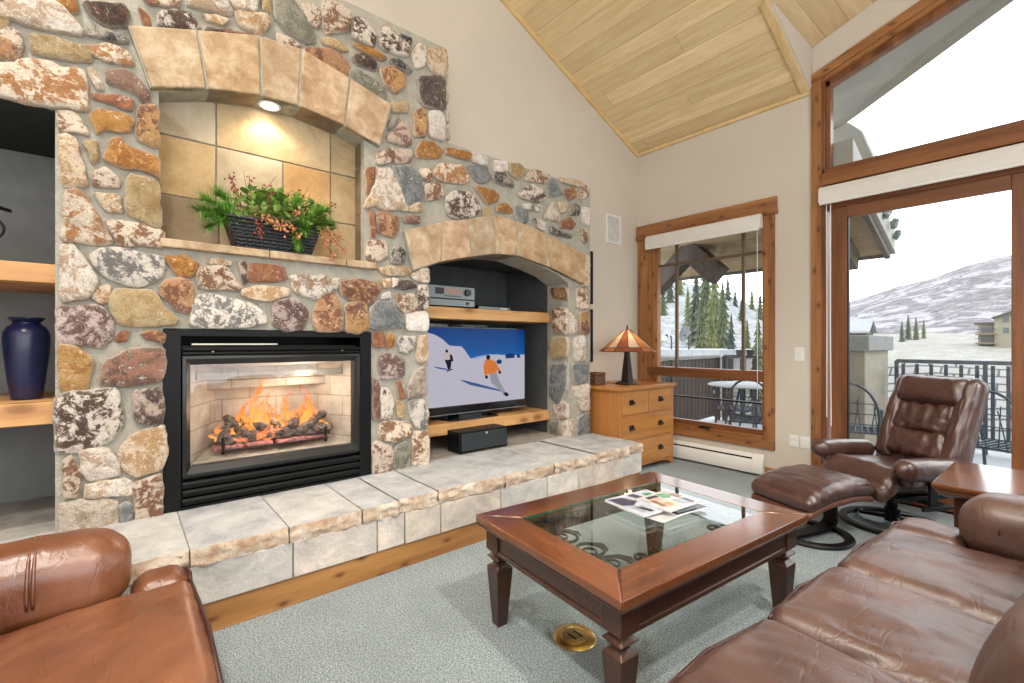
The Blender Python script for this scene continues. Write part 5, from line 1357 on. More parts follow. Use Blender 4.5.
# ------------------------------------------------------------------ leather
LS = leather('sofa_leather', (.058, .025, .018, 1), (.150, .078, .060, 1), .41)
LL = leather('loveseat_leather', (.115, .035, .014, 1), (.27, .10, .040, 1), .36)
LR = leather('recliner_leather', (.034, .012, .009, 1), (.090, .034, .026, 1), .34)
PIPE = plain('dark_piping', (.045, .014, .012, 1), .45)
def piping(pts, r, parent, nm='piping', mat=None, closed=False):
    b = MB(); b.tube(pts, r, 8, closed=closed); return b.build(nm, mat or PIPE, parent, smooth=True, local=True)
FOOT = DKZ
def arm_bolster(b, x0, x1, y0, y1, zc_, rz_, seed, wr=.006):
    """rolled arm: a fat rounded pillow along y."""
    b.cushion(((x0 + x1) / 2, (y0 + y1) / 2, zc_), (x1 - x0, y1 - y0, rz_ * 2), r=min((x1 - x0) / 2, rz_) * .80, n=(12, 26, 12), bulge=(0, .010, .01), wr=wr, ws=5, seed=seed)
def slope(k0, k1, amt):                       # seat sinks towards the back
    return None
# three-seat sofa at the right
sf = thing('sofa', 'brown leather three-seat sofa with rolled arms facing the fireplace', 'sofa', (-.06, 1.725, 0), math.radians(86))
L0, L1 = -1.12, 1.10
b = MB(); b.cushion(((L0 + L1) / 2, .0, .18), (L1 - L0, .92, .24), r=.04, n=(30, 16, 8), wr=.003, seed=2); b.build('base', LS, sf, smooth=True, local=True)
for x in (L0 + .1, L1 - .1):
    for y in (-.38, .38):
        b = MB(); b.lathe([(.03, 0), (.035, .075), (0, .076)], (x, y, 0), 14); b.build('foot', FOOT, sf, smooth=40, local=True)
def seat_fn(front, back, drop):
    def fn(o, p):
        # front lip rolls over, back sinks
        o = o.copy()
        q = (p[1] + 1) / 2
        if p[2] > 0: o.z -= drop * (1 - q) ** 1.5
        return o
    return fn
segs = [(-.855, -.275), (-.27, .25), (.255, .855)]
for i, (xa, xb) in enumerate(segs):
    b = MB(); w = xb - xa
    b.cushion(((xa + xb) / 2, .215, .365), (w, .60, .17), r=.055, n=(40, 44, 10), bulge=(.0, .012, .022), wr=.009, ws=(9, 4.5, 6), seed=11 + i, fn=seat_fn(0, 0, .03))
    sc = b.build('seat_cushion', LS, sf, smooth=True, local=True)
    e = .012
    piping([(xa + e, .500, .415), ((xa + xb) / 2, .520, .424), (xb - e, .500, .415)], .006, sc)
    if i != 1:                                    # the T-wing in front of the arm
        sg = -1 if i == 0 else 1; xo = L0 + .03 if i == 0 else L1 - .03; xi = xa if i == 0 else xb
        b = MB(); b.cushion(((xo + xi) / 2, .39, .362), (abs(xo - xi) + .03, .25, .165), r=.055, n=(12, 12, 8), bulge=(0, .01, .012), wr=.006, seed=31 + i)
        b.build('cushion_wing', LS, sc, smooth=True, local=True)
        piping([(xi, .504, .415), ((xi + xo) / 2, .518, .42), (xo - sg * .02, .500, .412), (xo + sg * .01, .44, .412), (xo + sg * .012, .30, .41)], .006, sc)
for sg, x0, x1 in ((-1, L0, L0 + .265), (1, L1 - .265, L1)):
    b = MB(); b.cushion(((x0 + x1) / 2, -.095, .33), (abs(x1 - x0) - .03, .64, .40), r=.05, n=(10, 20, 10), wr=.004, seed=5)
    arm_bolster(b, x0 - .0, x1 + .0, -.42, .285, .507, .126, 8 + sg)
    ar = b.build('arm', LS, sf, smooth=True, local=True)
    xc = (x0 + x1) / 2
    piping([(xc + (.018 if a < PI / 2 else -.018) + .114 * math.cos(a), .16, .519 + .118 * math.sin(a)) for a in [PI * k / 14 - .2 + .4 * k / 14 * 0 for k in range(16)]], .004, ar, 'arm_seam', LS)
b = MB(); b.cushion(((L0 + L1) / 2, -.40, .46), (L1 - L0 - .04, .16, .66), r=.07, n=(30, 8, 14), wr=.004, seed=3); b.build('back_frame', LS, sf, smooth=True, local=True)
for i, (xa, xb) in enumerate(segs):
    b = MB(); b.cushion(((xa + xb) / 2, -.185, .64), (xb - xa + .01, .30, .44), R=rotm(rx=math.radians(13)), r=.11, n=(20, 12, 18), bulge=(0, .04, .02), wr=.012, ws=5, seed=21 + i)
    b.build('back_cushion', LS, sf, smooth=True, local=True)
# loveseat at the lower left, its seat towards the windows
lv = thing('loveseat', 'tan brown leather loveseat beside the hearth, facing the windows', 'loveseat', (-1.30, -.30, 0), 0)
A0, A1 = -.94, .80
b = MB(); b.cushion(((A0 + A1) / 2, .0, .18), (A1 - A0, .90, .24), r=.04, n=(26, 16, 8), wr=.003, seed=2); b.build('base', LL, lv, smooth=True, local=True)
for x in (A0 + .1, A1 - .1):
    for y in (-.36, .36):
        b = MB(); b.lathe([(.03, 0), (.035, .075), (0, .076)], (x, y, 0), 14); b.build('foot', FOOT, lv, smooth=40, local=True)
for i, (xa, xb) in enumerate(((-.685, .04), (.045, .56))):
    b = MB(); b.cushion(((xa + xb) / 2, .19, .355), (xb - xa, .60, .175), r=.05, n=(44, 40, 10), bulge=(0, .006, .016), wr=.007, ws=(7, 4, 6), seed=51 + i, fn=seat_fn(0, 0, .035))
    sc = b.build('seat_cushion', LL, lv, smooth=True, local=True)
    piping([(xa, .482, .415), ((xa + xb) / 2, .492, .42), (xb, .482, .415)], .007, sc)
    sg, xo, xi = (-1, A0 + .13, xa) if i == 0 else (1, A1 - .05, xb)
    b = MB(); b.cushion(((xo + xi) / 2, .405, .352), (abs(xo - xi) + .05, .165, .17), r=.05, n=(12, 12, 8), bulge=(0, .006, .012), wr=.005, seed=61 + i)
    b.build('cushion_wing', LL, sc, smooth=True, local=True)
    piping([(xi, .484, .415), ((xi + xo) / 2, .488, .416), (xo - sg * .01, .482, .412), (xo + sg * .02, .45, .408), (xo + sg * .022, .35, .405)], .006, sc)
for sg, x0, x1 in ((-1, A0, A0 + .275), (1, A1 - .26, A1)):
    b = MB(); b.cushion(((x0 + x1) / 2, -.095, .32), (abs(x1 - x0) - .03, .62, .38), r=.05, n=(10, 20, 10), wr=.004, seed=5)
    arm_bolster(b, x0, x1, -.42, .318, .487, .126, 38 + sg)
    ar = b.build('arm', LL, lv, smooth=True, local=True)
    xc = (x0 + x1) / 2
    for yy in (.083, .096): piping([(xc + (.024 if a < PI / 2 else -.024) + .118 * math.cos(a), yy, .500 + .120 * math.sin(a)) for a in [PI * k / 14 - .35 for k in range(18)]], .0045, ar, 'arm_seam', LL)
b = MB(); b.cushion(((A0 + A1) / 2, -.39, .46), (A1 - A0 - .04, .16, .66), r=.07, n=(26, 8, 14), wr=.004, seed=3); b.build('back_frame', LL, lv, smooth=True, local=True)
for i, (xa, xb) in enumerate(((-.66, .04), (.045, .54))):
    b = MB(); b.cushion(((xa + xb) / 2, -.21, .62), (xb - xa, .24, .42), R=rotm(rx=math.radians(12)), r=.10, n=(20, 12, 16), bulge=(0, .03, .02), wr=.01, ws=5, seed=71 + i); b.build('back_cushion', LL, lv, smooth=True, local=True)

# swivel recliner
rl = thing('recliner', 'dark brown leather swivel recliner with padded arms by the glass door', 'recliner', (-.765, 4.06, 0), math.radians(151))
th = math.radians(21); RB = rotm(rx=th)
def bk(x, y, z): return RB @ Vector((x * (1.05 - .11 * z / .68), y, z)) + Vector((0, -.20, .40))
b = MB(); b.cushion(bk(0, -.045, .315), (.55, .12, .69), R=RB, r=.058, n=(18, 8, 20), bulge=(0, .02, .0), wr=.004, seed=4, fn=lambda o, p: Vector((o.x * (1 - .05 * (p[2] + 1)), o.y, o.z - .02 * (p[2] > 0) * abs(p[0]) ** 3 * p[2]))); back = b.build('backrest', LR, rl, smooth=True, local=True)
def puff(x, z, w, h, d, y, nm, seed, wr=.010, r=.05):
    b = MB(); b.cushion(bk(x, y, z), (w, d, h), R=RB, r=r, n=(34, 10, 26), bulge=(0, .022, .0), wr=wr * .85, ws=(22, 10, 9), seed=seed); return b.build(nm, LR, back, smooth=True, local=True)
puff(0, .535, .46, .215, .13, .036, 'head_pillow', 1, .006, .062)
puff(0, .335, .40, .225, .11, .022, 'lumbar_pillow', 2, .018, .04)
puff(0, .145, .40, .205, .11, .022, 'lower_pillow', 3, .018, .04)
for sx in (-1, 1): puff(sx * .218, .325, .13, .64, .13, .010, 'side_bolster', 5 + sx, .012, .055)
piping([bk(x, -.02, z) for x, z in [(-.255, .02), (-.272, .3), (-.27, .53), (-.245, .635), (-.19, .655), (0, .664), (.19, .655), (.245, .635), (.27, .53), (.272, .3), (.255, .02)]], .006, back, 'back_seam', LR)
b = MB()
def rs(o, p):
    o = o.copy(); q = (p[1] + 1) / 2
    o.z += .04 * q ** 2 - (.085 * max(0, q - .8) / .2 if q > .8 else 0)
    return o
b.cushion((0, .06, .345), (.525, .60, .15), r=.065, n=(34, 36, 12), bulge=(0, .02, .02), wr=.006, ws=(14, 8, 9), seed=7, fn=rs); seat = b.build('seat', LR, rl, smooth=True, local=True)
for sx in (-1, 1):
    b = MB()
    def af(o, p):
        o = o.copy(); q = (p[1] + 1) / 2; o.z += -.02 * (1 - q); return o
    b.cushion((sx * .308, .075, .470), (.130, .49, .135), r=.06, n=(10, 22, 10), bulge=(0, .02, .005), wr=.005, seed=9 + sx, fn=af)
    b.cushion((sx * .290, .10, .40), (.075, .34, .10), r=.036, n=(8, 18, 8), wr=.012, ws=9, seed=12 + sx)
    ar = b.build('arm', LR, rl, smooth=True, local=True)
    b = MB(); b.loft([[(sx * .335 + e, .10 + y, z) for e, y in ((-.008, -.03), (.008, -.03), (.008, .03), (-.008, .03))] for y0, z in ((0, .43), (0, .24))]); b.box(sx * .343 - .016, -.12, .225, sx * .343 + .000, .20, .25)
    b.build('arm_bracket', BK, ar, bevel=.003, local=True)
b = MB(); b.box(-.335, -.02, .228, .335, .06, .250); b.box(-.24, -.22, .245, -.20, .28, .275); b.box(.20, -.22, .245, .24, .28, .275); b.box(-.22, -.05, .235, .22, .10, .262)
b.build('seat_frame', BK, rl, bevel=.004, local=True)
b = MB(); b.lathe([(.0, .03), (.045, .03), (.045, .12), (.034, .125), (.034, .24), (0, .24)], (0, 0, 0), 24); b.build('pedestal', BK, rl, smooth=40, local=True)
def ringbase(R_, w, parent, nm):
    b = MB(); b.lathe([(R_ - w, .004), (R_, .004), (R_ + .004, .014), (R_ - .004, .026), (R_ - w + .004, .026), (R_ - w - .004, .014), (R_ - w, .004)], (0, 0, 0), 56)
    # open lathe: drop its caps
    b.f = b.f[:-2]; b.m = b.m[:-2]
    return b
b = ringbase(.30, .045, rl, 'ring_base')
for s in (-1, 1):
    b.tube([(s * .27, -.02, .02), (s * .16, .07, .035), (s * .04, .02, .05), (0, 0, .06)], [.018, .022, .025, .03], 10, flat=.6); b.tube([(s * .02, -.28, .02), (s * .09, -.16, .035), (s * .03, -.04, .05), (0, 0, .06)], [.018, .022, .025, .03], 10, flat=.6)
b.build('ring_base', BK, rl, smooth=50, local=True)
b = MB(); b.tube([(.30, .10, .225), (.36, .16, .20), (.42, .17, .17)], .009, 8); b.lathe([(0, -.03), (.018, -.025), (.02, .02), (0, .03)], (.43, .172, .165), 12, R=rotm(0, 1.2, 0)); b.build('recline_lever', BK, rl, smooth=50, local=True)
# ottoman
ot = thing('ottoman', 'dark brown leather ottoman with curved cushion in front of the recliner', 'ottoman', (-1.065, 3.43, 0), math.radians(160))
b = MB()
def of(o, p):
    o = o.copy(); q = p[1]                         # +1 towards the fireplace side
    o.z += .03 * (1 - q * q) - .045 * (q + 1) / 2 - .02 * max(0, abs(q) - .6)
    return o
b.cushion((0, 0, .335), (.46, .57, .105), r=.05, n=(34, 40, 12), bulge=(0, .02, .014), wr=.006, ws=(9, 20, 9), seed=17, fn=of); oc = b.build('cushion', LR, ot, smooth=True, local=True)
b = MB(); b.cushion((0, 0, .272), (.43, .57, .045), r=.02, n=(14, 18, 5), wr=.003, seed=19, fn=of); b.build('underside', plain('tan_welt', (.12, .042, .026, 1), .45), oc, smooth=True, local=True)
piping([(x, y, .345 + .03 * (1 - (y / .3) ** 2) - .045 * (y / .3 + 1) / 2 + .04) for x, y in [(-.08, k * .05 - .25) for k in range(11)]], .003, oc, 'cushion_seam', LR)
piping([(x, y, .345 + .03 * (1 - (y / .3) ** 2) - .045 * (y / .3 + 1) / 2 + .04) for x, y in [(.08, k * .05 - .25) for k in range(11)]], .003, oc, 'cushion_seam', LR)
b = ringbase(.235, .05, ot, 'r')
b.loft([[(x, y, z) for x, z in ((-w, zz - .01), (w, zz - .01), (w, zz + .01), (-w, zz + .01))] for y, zz, w in ((.20, .02, .035), (.0, .025, .04), (-.13, .035, .042), (-.18, .07, .042))])
b.build('ring_base', BK, ot, smooth=45, local=True)
b = MB(); b.loft([[(-w, y - t_, z), (w, y - t_, z), (w, y + t_, z), (-w, y + t_, z)] for y, z, w, t_ in ((-.155, .03, .042, .018), (-.185, .07, .042, .016), (-.185, .20, .04, .014), (-.165, .262, .045, .016))])
b.build('upright', BK, ot, bevel=.004, local=True)

# end table at the far end of the sofa
et = thing('end_table', 'square dark wood end table with moulded edge behind the sofa arm', 'end table', (-.08, 3.44, 0), math.radians(-1))
b = MB(); b.loft([rect(.345, .345, .552), rect(.345, .345, .535), rect(.338, .338, .522)]); b.build('top', DK, et, bevel=.005, local=True)
b = MB(); b.loft([rect(.335, .335, .522), rect(.333, .333, .508), rect(.318, .318, .492), rect(.29, .29, .478)]); b.build('moulding', DK, et, bevel=.003, local=True)
b = MB(); b.loft([rect(.272, .272, .48), rect(.272, .272, .10)]); b.build('cabinet_body', DKZ, et, bevel=.004, local=True)
b = MB(); b.prism([(-.25, .14), (.25, .14), (.25, .455), (-.25, .455)], 'y', -.278, -.270, holes=[[(-.20, .19), (.20, .19), (.20, .405), (-.20, .405)]]); b.build('panel_frame', DKZ, et, bevel=.002, local=True)
for sx in (-1, 1):
    for sy in (-1, 1):
        b = MB(); b.obox((sx * .245, sy * .245, .05), (.06, .06, .10), taper=1.2); b.build('leg', DKZ, et, bevel=.003, local=True)

# ------------------------------------------------------------------ outside: deck, roofs, neighbours, slope, mountain
SNOW = plain('snow', (.27, .28, .30, 1), .7, var=.1, scale=3)
TIM = wood('weathered_timber', (.030, .022, .018, 1), (.075, .052, .040, 1), 'y', .7, dark=(.012, .01, .008, 1)); TIMZ = wood('deck_boards_dark', (.030, .024, .022, 1), (.085, .070, .064, 1), 'z', .7, dark=(.012, .01, .01, 1))
STUC = plain('stucco', (.22, .20, .155, 1), .9, var=.12, bump=.3); GREY = plain('grey_cap', (.16, .165, .165, 1), .8, var=.15); RAIL = plain('rail_metal', (.042, .058, .080, 1), .5, .2)
EAVE = plain('eave_grey', (.34, .34, .32, 1), .8, var=.06); DRK = plain('dark_trim', (.05, .045, .04, 1), .7)
b = MB(); b.box(-7, WY + .14, -.25, 3.5, 8.3, -.10); struct(b.build('floor_deck', SNOW))
def railing(lab, pts, z, step, wboard, solid, nm='deck_railing', mat=TIMZ, capm=None, cap=(.10, .05)):
    o = thing(nm, lab, 'railing', (pts[0][0], pts[0][1], -.1))
    b = MB()
    for p, q in zip(pts, pts[1:]): b.beam((*p, z - cap[1] / 2), (*q, z - cap[1] / 2), cap[0], cap[1])
    b.build('top_rail', capm or mat, o, bevel=.005)
    b = MB()
    for p, q in zip(pts, pts[1:]): b.beam((*p, .02), (*q, .02), .05, .05)
    b.build('bottom_rail', mat, o)
    b = MB()
    for p, q in zip(pts, pts[1:]):
        p, q = Vector(p), Vector(q); n = int((q - p).length / step)
        a = math.atan2(q.y - p.y, q.x - p.x)
        for k in range(n):
            c = p.lerp(q, (k + .5) / n); b.obox((c.x, c.y, (z + .0) / 2 - .03), (wboard, .03, z - .06), rotm(0, 0, a))
    b.build('baluster_run', mat, o)
    b = MB()
    for p in pts: b.box(p[0] - cap[0] * .35, p[1] - cap[0] * .35, -.1, p[0] + cap[0] * .35, p[1] + cap[0] * .35, z - .02)
    build_each(b, 'post', mat, o, bevel=.004)
    return o
SNCAP = plain('snowy_cap', (.20, .19, .18, 1), .8)
railing('dark wooden board railing closing the left side of the snowy deck', [(-3.70, 4.85), (-3.80, 6.3), (-3.92, 8.0)], 1.045, .13, .112, True, capm=SNCAP)
railing('dark wooden deck railing with open balusters facing the snowy slope', [(-3.82, 8.06), (-3.0, 8.06), (-2.15, 8.04)], 1.045, .19, .09, False)
railing('slate blue metal balcony railing behind the recliner', [(-1.46, 8.0), (-.62, 8.0), (2.2, 8.0)], 1.035, .125, .036, False, 'balcony_railing', RAIL, cap=(.06, .05))
o = thing('parapet_wall', 'cream stucco parapet wall with grey stone cap beside the balcony railing', 'wall', (-1.85, 7.5, -.1))
b = MB(); b.box(-2.1, 6.95, -.1, -1.57, 8.1, 1.16); b.build('stucco_body', STUC, o, bevel=.01)
b = MB(); b.box(-2.16, 6.9, 1.15, -1.52, 8.15, 1.345); b.build('cap', GREY, o, bevel=.012)
# porch roof over the left part of the deck
o = thing('porch_roof', 'timber porch roof with plank soffit and dark braces outside the casement window', 'roof', (-3.5, 5.5, 2.2))
SOF = planks('soffit_boards', (.28, .19, .095, 1), (.42, .31, .17, 1), 'x', 'y', .16, .6)
b = MB()
def rz_(y): return 2.20 + (6.25 - y) * .36
b.add([(x, y, rz_(y) + d) for x in (-7, -1.24) for y in (WY + .14, 6.25) for d in (0, .03)], [(0, 1, 3, 2), (4, 6, 7, 5), (0, 4, 5, 1), (2, 3, 7, 6), (0, 2, 6, 4), (1, 5, 7, 3)]); b.build('soffit', SOF, o)
b = MB(); b.add([(x, y, rz_(y) + d) for x in (-7, -1.16) for y in (WY + .14, 6.33) for d in (.03, .26)], [(0, 1, 3, 2), (4, 6, 7, 5), (0, 4, 5, 1), (2, 3, 7, 6), (0, 2, 6, 4), (1, 5, 7, 3)]); b.build('snowy_roofing', EAVE, o)
b = MB(); b.box(-7, 6.24, 2.165, -1.2, 6.275, 2.24); b.beam((-1.215, WY + .15, rz_(WY + .15)), (-1.215, 6.26, rz_(6.26)), .045, .11); b.build('fascia', DRK, o)
b = MB(); b.beam((-1.52, WY + .16, rz_(WY + .16) - .11), (-1.52, 6.12, rz_(6.12) - .11), .17, .2); b.build('rafter', TIM, o, bevel=.008)
b = MB(); b.beam((-3.06, 5.55, 2.44), (-3.60, 5.55, 1.97), .20, .19, up=Vector((0, 1, 0))); b.beam((-3.10, 5.55, 2.46), (-2.70, 5.55, 2.065), .24, .20, up=Vector((0, 1, 0))); b.build('brace', TIM, o, bevel=.008)
b = MB()
for k in range(7): b.cushion((-1.13 + rnd.uniform(-.01, .02), 5.0 + k * .2, rz_(5.0 + k * .2) + .17), (.05, .10, .09), rotm(.3 * k, .4, 0), r=.02, n=(4, 4, 4), wr=.02, ws=20, seed=k)
b.build('gutter_ice', plain('icy_gutter', (.10, .16, .15, 1), .3), o, smooth=40)
# gable eave outside the upper window
o = thing('gable_eave', 'grey overhanging roof eave seen through the upper gable window', 'roof', (-.4, 5.0, 3.6))
b = MB(); P = [(-1.5, WY + .17, zr(-1.5) + .0), (.7, WY + .17, zr(.7)), (.7, 4.80, 4.02), (-.25, 4.90, 3.70), (-1.305, 5.2, 3.318), (-1.6, 5.28, 3.21)]
b.add(P + [(x, y, z + .12) for x, y, z in P], [tuple(range(6)), tuple(reversed(range(6, 12)))] + [(i, (i + 1) % 6, 6 + (i + 1) % 6, 6 + i) for i in range(6)]); b.build('soffit', EAVE, o)
b = MB(); b.loft([[(-1.62, 5.18, 3.24), (-1.305, 5.2, 3.32), (-1.21, 5.24, 3.22), (-1.13, 5.28, 2.96), (-1.62, 5.26, 2.86)], [(-1.62, 5.6, 3.24), (-1.305, 5.6, 3.32), (-1.21, 5.6, 3.22), (-1.13, 5.6, 2.96), (-1.62, 5.6, 2.86)]]); b.build('eave_return', EAVE, o, bevel=.01)
# patio furniture
def patio_chair(lab, loc, rz, group):
    o = thing('patio_chair', lab, 'chair', loc, rz, group)
    b = MB()
    for s in (-1, 1):
        b.tube([(s * .25, .24, 0), (s * .26, .22, .40), (s * .28, .18, .62), (s * .28, -.12, .64), (s * .25, -.22, .40), (s * .25, -.30, 0)], .013, 6)
    b.tube([(-.25, -.20, .40)] + [(-.25 * math.cos(a), -.24 - .06 * math.sin(a), .55 + .38 * math.sin(a)) for a in [PI * k / 12 for k in range(13)]] + [(.25, -.20, .40)], .013, 6)
    b.tube([(-.25, .22, .41), (.25, .22, .41)], .012, 6); b.tube([(-.25, -.2, .41), (.25, -.2, .41)], .012, 6)
    b.build('frame', RAIL, o, smooth=50, local=True)
    b = MB()
    for k in range(9): x = -.22 + .055 * k; b.tube([(x, .22, .415), (x, -.2, .405)], .006, 5)
    for k in range(6): y = -.16 + .07 * k; b.tube([(-.24, y, .41), (.24, y, .41)], .005, 5)
    b.build('seat_slats', RAIL, o, local=True)
    b = MB()
    for s in (-1, 1):
        for k in range(4): b.tube([(s * (-.24 + .14 * k), -.21, .42), (s * (-.20 + .14 * k), -.27, .72 + .04 * (k % 3))], .005, 5)
    for k in range(3): b.tube([(-.24, -.22 - .02 * k, .5 + .11 * k), (.24, -.22 - .02 * k, .5 + .11 * k)], .005, 5)
    b.build('back_lattice', RAIL, o, local=True)
    return o
patio_chair('metal patio chair on the balcony to the left of the recliner', (-1.52, 6.1, -.1), .25, 'metal patio chairs')
patio_chair('metal patio chair on the balcony to the right of the recliner', (-.34, 6.1, -.1), -.35, 'metal patio chairs')
patio_chair('metal lattice patio chair seen low in the casement window, at the right', (-2.45, 5.85, -.1), .3, 'metal patio chairs')
patio_chair('metal lattice patio chair seen low in the casement window, beyond the table', (-3.05, 6.75, -.1), 3.6, 'metal patio chairs')
o = thing('patio_table', 'pale round patio table seen low through the casement window', 'table', (-2.70, 6.35, -.1))
b = MB(); b.lathe([(0, .70), (.48, .70), (.50, .71), (.48, .725), (0, .73)], (-2.70, 6.35, -.02), 32); b.build('table_top', SNOW, o, smooth=40)
for k in range(4):
    a = PI / 4 + k * PI / 2; b = MB(); b.tube([(-2.70 + .1 * math.cos(a), 6.35 + .1 * math.sin(a), .68), (-2.70 + .18 * math.cos(a), 6.35 + .18 * math.sin(a), .3), (-2.70 + .38 * math.cos(a), 6.35 + .38 * math.sin(a), -.1)], .014, 6); b.build('leg', RAIL, o, smooth=50)
for x, lab in ((-3.55, 'small dark pot on the deck railing, left of its pair'), (-3.38, 'small dark pot on the deck railing, right of its pair')):
    b = MB(); b.lathe([(0, 1.046), (.05, 1.046), (.065, 1.13), (.07, 1.135), (.06, 1.13), (0, 1.06)], (x, 8.03, 0), 14)
    tag(b.build('plant_pot', DRK, smooth=40), lab, 'pot', 'pots on the railing')
# low roof with two satellite dishes
o = thing('flat_roof_building', 'low grey flat-roofed building beyond the deck railing', 'building', (-11.5, 19, -3))
b = MB(); b.box(-15.5, 17.5, -3, -8.6, 22, .75); b.build('wall', plain('grey_siding', (.20, .20, .20, 1), .9), o)
b = MB(); b.box(-15.6, 17.4, .70, -8.5, 22.1, .98); b.build('parapet', SNOW, o)
for x, m, lab, sc in ((-10.95, plain('dish_pale', (.33, .34, .35, 1), .6), 'pale round satellite dish on the far flat roof', .33), (-10.15, plain('dish_dark', (.10, .105, .11, 1), .6), 'dark grey oval satellite dish on the far flat roof', .34)):
    o = thing('satellite_dish', lab, 'satellite dish', (x, 18, .98), 0, 'satellite dishes on the flat roof')
    b = MB(); R_ = rotm(PI / 2 - .25, 0, -.5); b.lathe([(0, .0), (sc * .5, .02), (sc, .10), (sc, .115), (sc * .5, .04), (0, .02)], (x, 18, 1.62), 24, R=R_); b.build('dish', m, o, smooth=40)
    b = MB(); b.tube([(x + .06, 18.1, .98), (x + .06, 18.1, 1.5), (x, 18.02, 1.62)], .035, 8); b.build('mast', DRK, o)
    b = MB(); b.tube([(x, 17.98, 1.45), (x + .15, 17.6, 1.55)], .015, 6); b.obox((x + .15, 17.58, 1.57), (.08, .1, .08)); b.build('feed_arm', DRK, o)
# neighbour's snowy shingle roof below the balcony
t = NT('snowy_shingles'); tc = t.n('ShaderNodeTexCoord'); br = t.n('ShaderNodeTexBrick'); t.l(tc.outputs['Object'], br.inputs['Vector'])
br.inputs['Scale'].default_value = 1; br.inputs['Brick Width'].default_value = .5; br.inputs['Row Height'].default_value = .24; br.inputs['Mortar Size'].default_value = .024
br.inputs['Color1'].default_value = (.235, .23, .22, 1); br.inputs['Color2'].default_value = (.19, .19, .185, 1); br.inputs['Mortar'].default_value = (.045, .045, .046, 1)
SHN = t.bsdf(br.outputs['Color'], .8)
o = thing('neighbour_house', 'neighbouring house with snow-covered shingle roof below the balcony railing', 'house', (-1., 13., -4))
b = MB(); b.add([(-4.2, 11.2, -2.6), (4, 11.2, -2.6), (4, 16, .55), (-2.6, 16, .75), (-4.2, 16, .55), (-4.2, 11.2, -2.75), (4, 11.2, -2.75), (4, 16, .40), (-2.6, 16, .6), (-4.2, 16, .40)],
                [(0, 1, 2, 3, 4), (9, 8, 7, 6, 5), (0, 5, 6, 1), (1, 6, 7, 2), (2, 7, 8, 3), (3, 8, 9, 4), (4, 9, 5, 0)]); b.build('roof', SHN, o)
b = MB(); b.box(-3.9, 11.6, -4, 3.8, 15.6, -2.55); b.build('wall', STUC, o)
# cream building with arched gable, and a little dark cabin with a snowy roof
CRM = plain('cream_render', (.24, .22, .16, 1), .9, var=.08); WIN = plain('dark_pane', (.06, .07, .08, 1), .2)
o = thing('apartment_building', 'cream apartment building with curved gable at the foot of the mountain', 'building', (0, 100, -3))
b = MB(); N = 18
arc = [(4.4 - 11.2 * k / N, 3.0 + 1.35 * math.sin(PI * k / N)) for k in range(N + 1)]
b.prism([(-6.8, -3), (4.4, -3)] + arc, 'y', 100, 110); b.box(-8.6, 101, -3, -6.8, 110, 2.1); b.build('wall', CRM, o)
b = MB(); arc2 = [(4.8 - 12.0 * k / N, 3.0 + 1.75 * math.sin(PI * k / N)) for k in range(N + 1)]
b.prism(arc2 + list(reversed(arc)), 'y', 99.3, 110.5); b.build('roof', DRK, o)
b = MB(); b.box(-9.0, 100.5, 2.1, -6.8, 110.5, 2.4); b.build('wing_roof', DRK, o)
for x in (-5.6, -4.7, -3.8, -2.9, -1.6, -.3, 1.0, 2.3):
    for z, h in ((2.3, 1.25), (.7, .8)):
        b = MB(); b.box(x - .3, 99.93, z, x + .3, 100.05, z + h); b.build('window', WIN, o)
for z in (-.9, .5):
    b = MB(); b.box(-8.8, 99.6, z, -6.5, 101, z + .22); b.build('balcony', plain('balcony_wood', (.16, .13, .085, 1), .8), o)
    b = MB(); b.box(-8.8, 99.55, z + .75, -6.5, 99.65, z + .85); b.build('balcony_rail', DRK, o)
    b = MB(); b.box(-8.3, 100.93, z + .3, -7.0, 101.05, z + 1.15); b.build('window', WIN, o)
o.location.z += 2.0
o = thing('cabin', 'little dark cabin with snowy roof above the parapet wall', 'house', (-14.4, 60, -2))
b = MB(); b.box(-15.6, 60, -2, -13.4, 62.5, 2.4); b.build('wall', DRK, o)
b = MB(); b.prism([(59.6, 2.3), (61.2, 3.6), (62.9, 2.3), (62.9, 2.5), (61.2, 3.85), (59.6, 2.5)], 'x', -15.9, -13.1); b.build('roof', SNOW, o)
# ground, slope and mountain
def terr(name, mat, x0, x1, y0, y1, nx, ny, fz):
    b = MB(); v = []; f = []
    for j in range(ny + 1):
        for i in range(nx + 1):
            x = x0 + (x1 - x0) * i / nx; y = y0 + (y1 - y0) * j / ny; v.append((x, y, fz(x, y)))
    for j in range(ny):
        for i in range(nx): f.append((j * (nx + 1) + i, j * (nx + 1) + i + 1, (j + 1) * (nx + 1) + i + 1, (j + 1) * (nx + 1) + i))
    b.add(v, f); return struct(b.build(name, mat, smooth=True))
def lerp_tab(tab, x):
    if x <= tab[0][0]: return tab[0][1]
    for (a, p), (c, q) in zip(tab, tab[1:]):
        if x <= c: return p + (q - p) * (x - a) / (c - a)
    return tab[-1][1]
RID = [(-190, 6), (-110, 14), (-76, 22), (-57.4, 28.3), (-42, 31.8), (-30, 36.1), (-21.8, 37.8), (-14, 39), (10, 46), (60, 52), (140, 40)]
def mz(x, y):
    q = max(0, min(1, (y - 130) / 170)); s = q * q * (3 - 2 * q)
    w = (noise.noise(Vector((x * .03, y * .02, 1))) * 5 + noise.noise(Vector((x * .09, y * .07, 4))) * 1.8 + noise.noise(Vector((x * .3, y * .25, 7))) * .35)
    return 1.2 + (lerp_tab(RID, x * 300 / max(y, 130)) - 1.2) * s + w * s * (1 - .75 * q) + noise.noise(Vector((x * .2, 3, 2))) * .45 * q
t = NT('mountain_slope'); v = t.coords()
